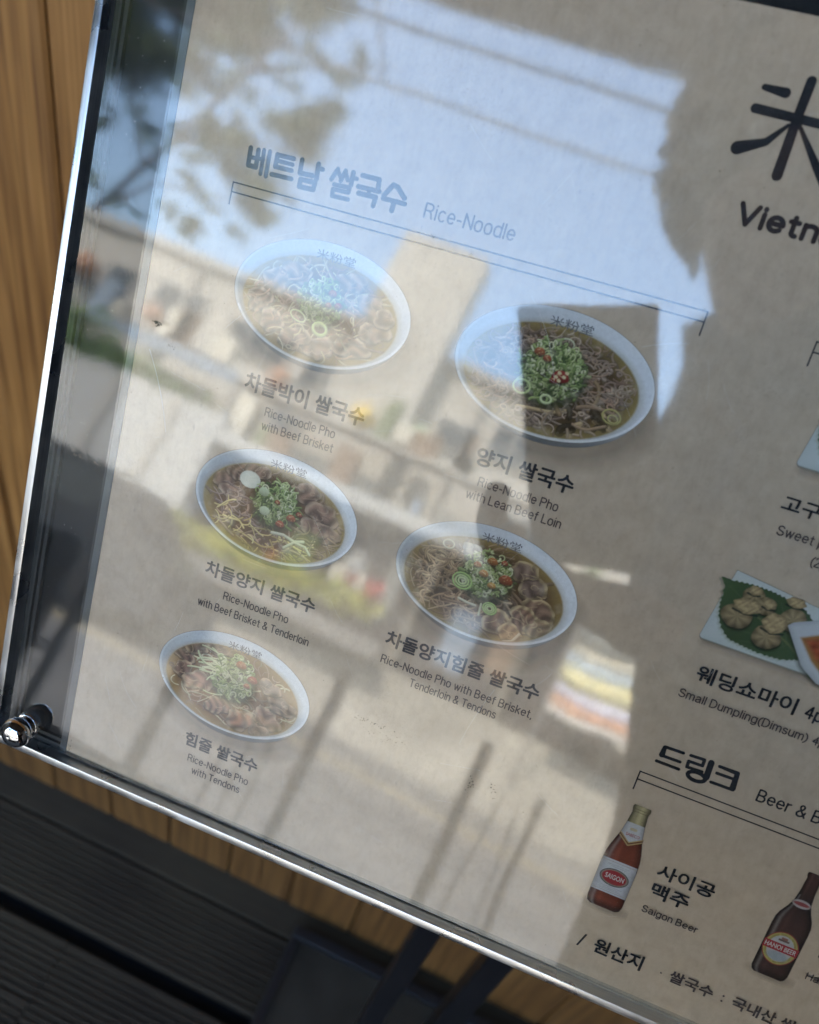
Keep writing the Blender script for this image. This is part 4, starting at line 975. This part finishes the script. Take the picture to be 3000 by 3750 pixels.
def lantern(x, y, z, r, mat, label, group=None):
    prof = [(r*.25, -r*.95), (r*.8, -r*.6), (r, 0), (r*.8, r*.6), (r*.25, r*.95), (0, r*1.0)]
    o = empty('lantern', (x, y, z), label, 'lantern', group)
    MB().lathe(prof, 16).build('shade', mat, o, True); MB().tube([(0, 0, r*.9), (0, 0, r*1.6)], .02, 6).build('hanger', PAINTD, o)
lantern(-11.0, -13.6, 5.35, .26, ORG, 'orange round lantern furthest left under the upper windows'); lantern(-9.15, -13.6, 4.95, .2, ORG, 'small orange lantern second from the left'); lantern(-6.2, -13.6, 4.8, .22, ORG, 'orange lantern nearest the tower of the shop')
lantern(-4.4, -13.4, 4.75, .22, YEL, 'yellow lantern in front of the tower'); lantern(-3.3, -13.4, 4.75, .24, LIM, 'pale green lantern right of the tower')
# awning banner with coloured stripes
ban = empty('striped_banner', (1.0, -11.05, 1.3), 'colourful striped banner of teal, yellow, lilac and orange bands across the street', 'banner')
S_ = [(1.42, 1.53, (.75, .70, .62)), (1.53, 1.68, (.80, .36, .16)), (1.68, 1.84, (.62, .60, .72)), (1.84, 2.12, (.74, .64, .28)), (2.12, 2.27, (.50, .60, .66)), (2.27, 2.42, (.60, .52, .36)), (2.42, 2.76, (.10, .11, .09)), (2.76, 2.95, (.42, .72, .66)), (2.95, 3.12, (.80, .80, .76))]
for k, (z0, z1, cc) in enumerate(S_):
    V_, F_ = [], []
    for i in range(33):
        x = -.50+1.55*i/32; sg = .05*math.sin(i*.19)-.03; y = .045*math.sin(i*.9+k*.15)+.02*math.sin(i*2.3)
        for yy in (y-.006, y+.006): V_ += [(x, yy, z0-1.3-sg*.6), (x, yy, z1-1.302-sg*.6)]
    for i in range(32):
        a = i*4; F_ += [(a, a+4, a+5, a+1), (a+2, a+3, a+7, a+6), (a+1, a+5, a+7, a+3), (a, a+2, a+6, a+4)]
    mesh('stripe', V_, F_, plain('banner_colour', tuple(.8*q+.1 for q in cc), .7, 0, .3, 5), ban, True)
for x in (-.53, 1.08): MB().tube([(x, 0, -1.32), (x, 0, 1.85)], .03, 8).build('pole', PAINTD, ban)

# ------------------------------------------------------------------ plants
def leaf_mat(name, a, b, tr=0.):
    t = NT(name); n = t.noise(t.coord('Object'), 2.5, 3); t.l(t.ramp(n, [(.3, a), (.7, b)]), t.b.inputs['Base Color']); t.set(Roughness=.6, Specular_IOR_Level=.3); return t.m
def leaves(blobs, n, size, seed, needle=False):
    rs = np.random.RandomState(seed); V = []; F = []
    tot = sum(b[3]*b[4]*b[5] for b in blobs)
    for (x, y, z, rx, ry, rz) in blobs:
        k = max(20, int(n*rx*ry*rz/tot))
        d = rs.normal(size=(k, 3)); d /= np.linalg.norm(d, axis=1)[:, None]; q = rs.rand(k)**.45
        P = np.array([x, y, z])+d*q[:, None]*np.array([rx, ry, rz])*(1+.25*np.sin(d[:, :1]*7+d[:, 2:]*5))
        for p in P:
            a = rs.normal(size=3); a /= np.linalg.norm(a); c = np.cross(a, rs.normal(size=3)); c /= np.linalg.norm(c)
            s = size*rs.uniform(.5, 1.4); w = s*(.22 if needle else .6); i = len(V)
            V += [p-a*s, p+c*w, p+a*s, p-c*w]; F.append((i, i+1, i+2, i+3))
    return V, F
PINE = leaf_mat('pine_needles', (.06, .085, .035), (.13, .16, .075)); HEDGE = leaf_mat('hedge_leaves', (.07, .13, .03), (.17, .26, .06)); YG = leaf_mat('yellow_green_leaves', (.30, .32, .06), (.50, .45, .08))
BARK = plain('bark', (.10, .075, .055), .9, 0, .3, 6)
tree = empty('pine_tree', (-18.5, -19.5, 0), 'tall pine tree rising behind the shop roof at the left', 'tree')
limbs = [[(0, 0, 0), (1.2, .4, 5), (3.2, 1.2, 8.2), (4.6, 1.8, 10.6), (5.6, 2, 13), (6.6, 2, 15.6)],
         [(3.2, 1.2, 8.2), (5, 2, 9.2), (7.6, 2, 9.6)], [(4.6, 1.8, 10.6), (7, 2, 11.2), (9, 2, 11.6)], [(2.4, 1, 7.4), (1.6, 1.4, 9.6), (.8, 1.4, 12)],
         [(4., 1.5, 9.6), (2.6, 1.5, 11.6), (2, 1.5, 13.6)], [(5.6, 2, 13), (7.6, 2, 14), (9.4, 2, 14.6)]]
for i, L in enumerate(limbs):
    r0 = .17 if i == 0 else .07
    MB().tube(L, [r0*(1-.75*k/(len(L)-1)) for k in range(len(L))], 8).build('trunk' if i == 0 else 'limb', BARK, tree, True)
bl = []
rr = random.Random(8)
for (x, z, r) in [(-16.6, 12.6, 1.3), (-17.9, 14.2, 1.8), (-16., 15.2, 1.6), (-14.2, 14.6, 1.4), (-15.2, 13.2, .9), (-12.6, 15.6, 1.0), (-11., 12.6, 1.0), (-10.6, 11.9, .8), (-12.6, 11.4, .9), (-12.0, 10.4, .95), (-11.2, 9.9, .8), (-13.4, 11.9, .8), (-13.2, 9.9, .55), (-16.6, 11.3, .55), (-17.3, 10.3, .5), (-15.2, 10.9, .45), (-14.6, 8.6, .5), (-12.6, 8.7, .7), (-16.2, 9.2, .4), (-10.5, 13.1, .5), (-13.9, 10.9, .5), (-17.2, 13.2, 1.5), (-16.4, 14.2, 1.4), (-18.8, 12, 1.2), (-20, 14.6, 2.2), (-17.2, 16.6, 2.6), (-13, 17.6, 2.2), (-21, 11, 1.4)]:
    for j in range(4):
        bl.append((x+18.5+rr.gauss(0, r*.45), 1.6+rr.gauss(0, .6), z+rr.gauss(0, r*.32), r*rr.uniform(.35, .75), r*.6, r*rr.uniform(.2, .42)))
for i in range(150):
    x, z = rr.uniform(-18, -10.2), rr.uniform(9, 17)
    if rr.random() < .25+.09*(-10.2-x)+.06*(z-9)-(.5 if -16.2 < x < -14 and z < 12.5 else 0): bl.append((x+18.5, 1.6+rr.gauss(0, .8), z, rr.uniform(.18, .5), .3, rr.uniform(.1, .3)))
v, f = leaves(bl, 40000, .17, 3, True); tc = mesh('crown', v, f, PINE, tree)
hedge = empty('hedge', (-9.3, -12.25, 3.3), 'green bushy hedge growing on top of the white terrace parapet', 'hedge')
v, f = leaves([(-1.8, .0, .3, 1.3, .3, .55), (-.3, 0, .35, .9, .3, .6), (.9, 0, .25, .8, .3, .35), (-3.2, 0, .3, .9, .3, .5), (2.2, 0, .2, .7, .25, .25)], 5200, .07, 5); mesh('foliage', v, f, HEDGE, hedge)
MB().box(-4, 3, -.2, .2, -.35, .12).build('trough', CONC, hedge)
fb = empty('flower_bed', (-3.75, -11.6, 1.0), 'low bed of bright yellow green shrubs with red flowers by the steps', 'flower bed')
v, f = leaves([(-1.3, .3, .45, .7, .3, .22), (-.5, .3, .42, .6, .3, .2), (.3, .3, .55, .6, .3, .2), (1.1, .3, .62, .5, .3, .22), (-2., .3, .5, .4, .3, .2)], 3600, .06, 6); mesh('foliage', v, f, YG, fb)
MB().box(-2.4, 1.9, .0, .6, .02, .25).build('trough', PAINTD, fb)
REDF = plain('red_petals', (.5, .09, .08), .7); WHF = plain('white_petals', (.8, .78, .72), .7)
for x, z, r, m in ((1.42, .86, .14, REDF), (1.06, .9, .08, REDF), (1.0, 1.12, .15, WHF), (-.2, .7, .06, REDF)):
    v, f = leaves([(x, .38, z, r, r, r)], 160, .05, int(x*100)+300); mesh('flower', v, f, m, fb)

# wall lamps, sign boards and downpipes that break up the shop front
for i in range(12):
    x = -9.2+i*.98+rw.uniform(-.3, .3)
    MB().box(x, x+rw.uniform(.25, .6), 1.56, 1.60, rw.uniform(1.3, 1.7), rw.uniform(2.1, 2.75)).build('shopfront_panel', CL[(i*2+1) % 5], shop)
for x in (-8.9, -5.6, -2.6, .4): MB().tube([(x, .03, 3.0), (x, .03, 6.4)], .05, 8).build('downpipe', TRIM, shop)
# a dark parked van at the left
van = empty('parked_van', (-6.6, -9.6, -.045), 'dark parked van at the far kerb on the left', 'van')
DK = plain('dark_van_paint', (.02, .024, .03), .35, 0, .15, 3); RUB = plain('tyre_rubber', (.02, .02, .02), .85)
prof = [(-2.6, .35), (-2.6, 1.25), (-2.3, 1.75), (1.2, 1.78), (1.9, 1.15), (2.5, 1.0), (2.55, .35)]
bm = MB(); n = len(prof); bm.add([(x, -.85, z) for x, z in prof]+[(x, .85, z) for x, z in prof], [tuple(range(n)), tuple(range(n, 2*n))[::-1]]+[(i, i+n, (i+1) % n+n, (i+1) % n) for i in range(n)]); bm.build('body', DK, van)
for x in (-1.7, 1.6):
    for s in (-1, 1): 
        w = MB().tube([(x, s*.80, .34), (x, s*.90, .34)], .34, 20).build('wheel', RUB, van)
for x0, x1 in ((-2.2, -1.0), (-.9, .3), (.4, 1.25)): MB().box(x0, x1, .851, .86, 1.2, 1.62).build('window', GLS, van)

# phone held at the lens: a flat dark slab just behind the pupil
PHM = Matrix(((CR.x, -CD.x, -CF.x, EYE.x), (CR.y, -CD.y, -CF.y, EYE.y), (CR.z, -CD.z, -CF.z, EYE.z), (0, 0, 0, 1)))
phone = empty('smartphone', (0, 0, 0), 'dark smartphone held up in front of the menu board', 'phone'); phone.matrix_world = PHM
CASE = plain('black_phone_case', (.012, .012, .013), .45); 
MB().box(-.069, .0105, -.150, .0115, .0030, .0115, .0022).build('body', CASE, phone)
for x, y in ((0, -.024), (0, -.046)): MB().lathe([(.0075, 0.003), (.0075, .0012), (.0055, .0010), (.0052, .0018), (0, .0018)], 20, (x, y, 0)).build('lens', BLACK, phone)
MB().box(-.067, .0085, -.148, .0095, .0117, .0119).build('screen', BLACK, phone)
# ------------------------------------------------------------------ the photographer, mirrored as a dark shape
SKIN = plain('skin', (.42, .26, .19), .5, 0, .06, 20); COAT = plain('dark_coat', (.022, .022, .026), .9, 0, .25, 14); HAIR = plain('black_hair', (.010, .008, .007), .5, 0, .3, 60); TROU = plain('dark_trousers', (.02, .02, .025), .9)
person = empty('person', (.28, -.42, 0), 'person in a dark coat with thick black hair holding up a phone with both hands', 'person')
PO = Vector(person.location)
def skin(name, pts, edges, radii, mat, parent, lvl=2, root=0):
    m = bpy.data.meshes.new(name); m.from_pydata([tuple(Vector(p)-PO) for p in pts], edges, []); m.update()
    o = bpy.data.objects.new(name, m); COL.objects.link(o); o.parent = parent
    o.modifiers.new('skin', 'SKIN'); 
    for i, r in enumerate(radii):
        s = m.skin_vertices[0].data[i]; s.radius = r if hasattr(r, '__len__') else (r, r); s.use_root = (i == root)
    sb = o.modifiers.new('sub', 'SUBSURF'); sb.levels = lvl; sb.render_levels = lvl
    bpy.context.view_layer.update()
    e = bpy.data.meshes.new_from_object(o.evaluated_get(bpy.context.evaluated_depsgraph_get()))
    bpy.data.objects.remove(o); e.name = name; e.materials.clear()
    return link(name, e, mat, parent, True)
# body: pelvis 0, chest, neck, head, legs, arms (world metres)
P = [(.37, -.46, .96), (.35, -.45, 1.18), (.30, -.43, 1.40), (.22, -.39, 1.52), (.14, -.36, 1.64), (.07, -.335, 1.76), (.06, -.33, 1.85),
     (.49, -.46, .92), (.51, -.44, .50), (.52, -.47, .08), (.54, -.36, .04),
     (.27, -.45, .92), (.26, -.42, .50), (.25, -.45, .08), (.24, -.34, .04),
     (.50, -.42, 1.46), (.48, -.27, 1.40), (.27, -.16, 1.365), (.085, -.085, 1.335),
     (.115, -.34, 1.52), (.215, -.44, 1.20), (.205, -.44, .98), (.205, -.40, .86)]
E_ = [(0, 1), (1, 2), (2, 3), (3, 4), (4, 5), (5, 6), (0, 7), (7, 8), (8, 9), (9, 10), (0, 11), (11, 12), (12, 13), (13, 14), (2, 15), (15, 16), (16, 17), (17, 18), (2, 19), (19, 20), (20, 21), (21, 22)]
Rr = [(.16, .12), (.15, .11), (.16, .11), (.07, .06), (.05, .05), (.078, .092), (.070, .08), .085, .06, .042, .035, .085, .06, .042, .035, .06, .045, .036, .026, .06, .045, .036, .026]
skin('body', P, E_, Rr, SKIN, person)
CP = [P[0], P[1], P[2], (.25, -.40, 1.50)]+[P[15], P[16], P[17], (.125, -.10, 1.362)]+[P[19], P[20], P[21], (.205, -.41, .90)]+[(.38, -.46, .74), (.125, -.345, 1.62), (.145, -.345, 1.53), (.15, -.335, 1.45), (.05, -.095, 1.366)]
skin('coat', CP, [(7, 16), (3, 13), (13, 14), (14, 15), (0, 1), (1, 2), (2, 3), (2, 4), (4, 5), (5, 6), (6, 7), (2, 8), (8, 9), (9, 10), (10, 11), (0, 12)], [(.17, .15), (.165, .14), (.17, .135), (.08, .08), .085, .08, .078, .070, .07, .06, .05, .042, (.18, .16), (.12, .09), (.15, .11), (.15, .11), .068], COAT, person)
TP = [(.38, -.46, .80), P[7], P[8], P[9], P[11], P[12], P[13]]
skin('trousers', TP, [(0, 1), (1, 2), (2, 3), (0, 4), (4, 5), (5, 6)], [(.16, .13), .10, .075, .06, .10, .075, .06], TROU, person)
for x, y in ((.525, -.42), (.245, -.40)):
    o = MB().box(x-.05-PO.x, x+.05-PO.x, y-.10-PO.y, y+.16-PO.y, .001, .09, .03).build('shoe', COAT, person, True)
# face
hc = Vector((.060, -.330, 1.825)); fw = Vector((-.18, .93, -.30)).normalized(); rt = fw.cross(Vector((0, 0, 1))).normalized(); upv = rt.cross(fw)
def hp(a, b, c): return hc+rt*a+upv*b+fw*c-PO
def ball(name, c, r, mat, sc=(1, 1, 1), par=None):
    bm = bmesh.new(); bmesh.ops.create_icosphere(bm, subdivisions=2, radius=1)
    m = bpy.data.meshes.new(name)
    for q in bm.verts: p = q.co; q.co = c+rt*(p.x*r*sc[0])+upv*(p.z*r*sc[2])+fw*(p.y*r*sc[1])
    bm.to_mesh(m); bm.free(); return link(name, m, mat, par or person, True)
EYEW = plain('eye_white', (.7, .7, .68), .3); LIPM = plain('lips', (.38, .16, .14), .5)
for s in (-1, 1):
    ball('eye', hp(.032*s, .0, .076), .012, EYEW); ball('pupil', hp(.032*s, -.001, .086), .005, HAIR); ball('ear', hp(.083*s, -.005, 0), .028, SKIN, (.3, .6, 1))
    ball('eyebrow', hp(.032*s, .024, .082), .016, HAIR, (1, .3, .22))
ball('nose', hp(0, -.02, .092), .016, SKIN, (.8, 1, 1.4)); ball('mouth', hp(0, -.055, .080), .020, LIPM, (1, .35, .3))
# hair: cap of thick locks
rs = np.random.RandomState(5); V = []; F = []
cap = ball('hair', hp(0, .035, -.018), .118, HAIR, (.98, 1.0, 1.05))
b = MB()
for i in range(420):
    d = rs.normal(size=3); d /= np.linalg.norm(d)
    if d[1] > .35 and d[2] < .35: continue
    if d[2] < -.75: continue
    s0 = hp(0, .025, -.018)+rt*(d[0]*.11)+upv*(.01+d[2]*.117)+fw*(d[1]*.11)
    o_ = rt*d[0]+upv*d[2]+fw*d[1]; t_ = Vector(rs.normal(size=3)).cross(o_).normalized()
    b.tube([s0, s0+o_*.018+t_*.012, s0+o_*.022+t_*.03-Vector((0, 0, .012)), s0+o_*.012+t_*.044-Vector((0, 0, .03))], [.008, .009, .007, .002], 5, False)
b.build('hair_locks', HAIR, cap, True)
# hands around the phone: palm + five fingers each
def hand(wr, dirv, side, nrm, tag_):
    wr = Vector(wr); dirv = Vector(dirv).normalized(); nrm = Vector(nrm).normalized(); sd = dirv.cross(nrm).normalized()*side
    pts = [wr, wr+dirv*.045, wr+dirv*.085]; ed = [(0, 1), (1, 2)]; rad = [(.026, .018), (.036, .014), (.036, .012)]
    for k, (off, L) in enumerate(((-.030, .058), (-.010, .070), (.010, .074), (.030, .066))):
        s0 = wr+dirv*.082+sd*off; i = len(pts)
        pts += [s0, s0+dirv*L*.36+nrm*.008, s0+dirv*L*.58+nrm*.026, s0+dirv*L*.62+nrm*.046]; ed += [(2, i), (i, i+1), (i+1, i+2), (i+2, i+3)]; rad += [.010, .009, .0085, .007]
    i = len(pts); t0 = wr+dirv*.03+sd*.034
    pts += [t0, t0+dirv*.025+sd*.022+nrm*.012, t0+dirv*.05+sd*.026+nrm*.026]; ed += [(1, i), (i, i+1), (i+1, i+2)]; rad += [.013, .011, .009]
    skin('hand', pts, ed, rad, SKIN, person, 2)
hand((.085, -.083, 1.33), Vector((-.075, .03, -.02)), 1, Vector((0, .5, .85)), 'r')
hand((.205, -.40, .86), Vector((-.02, .05, -1)), -1, Vector((1, .2, 0)), 'l')
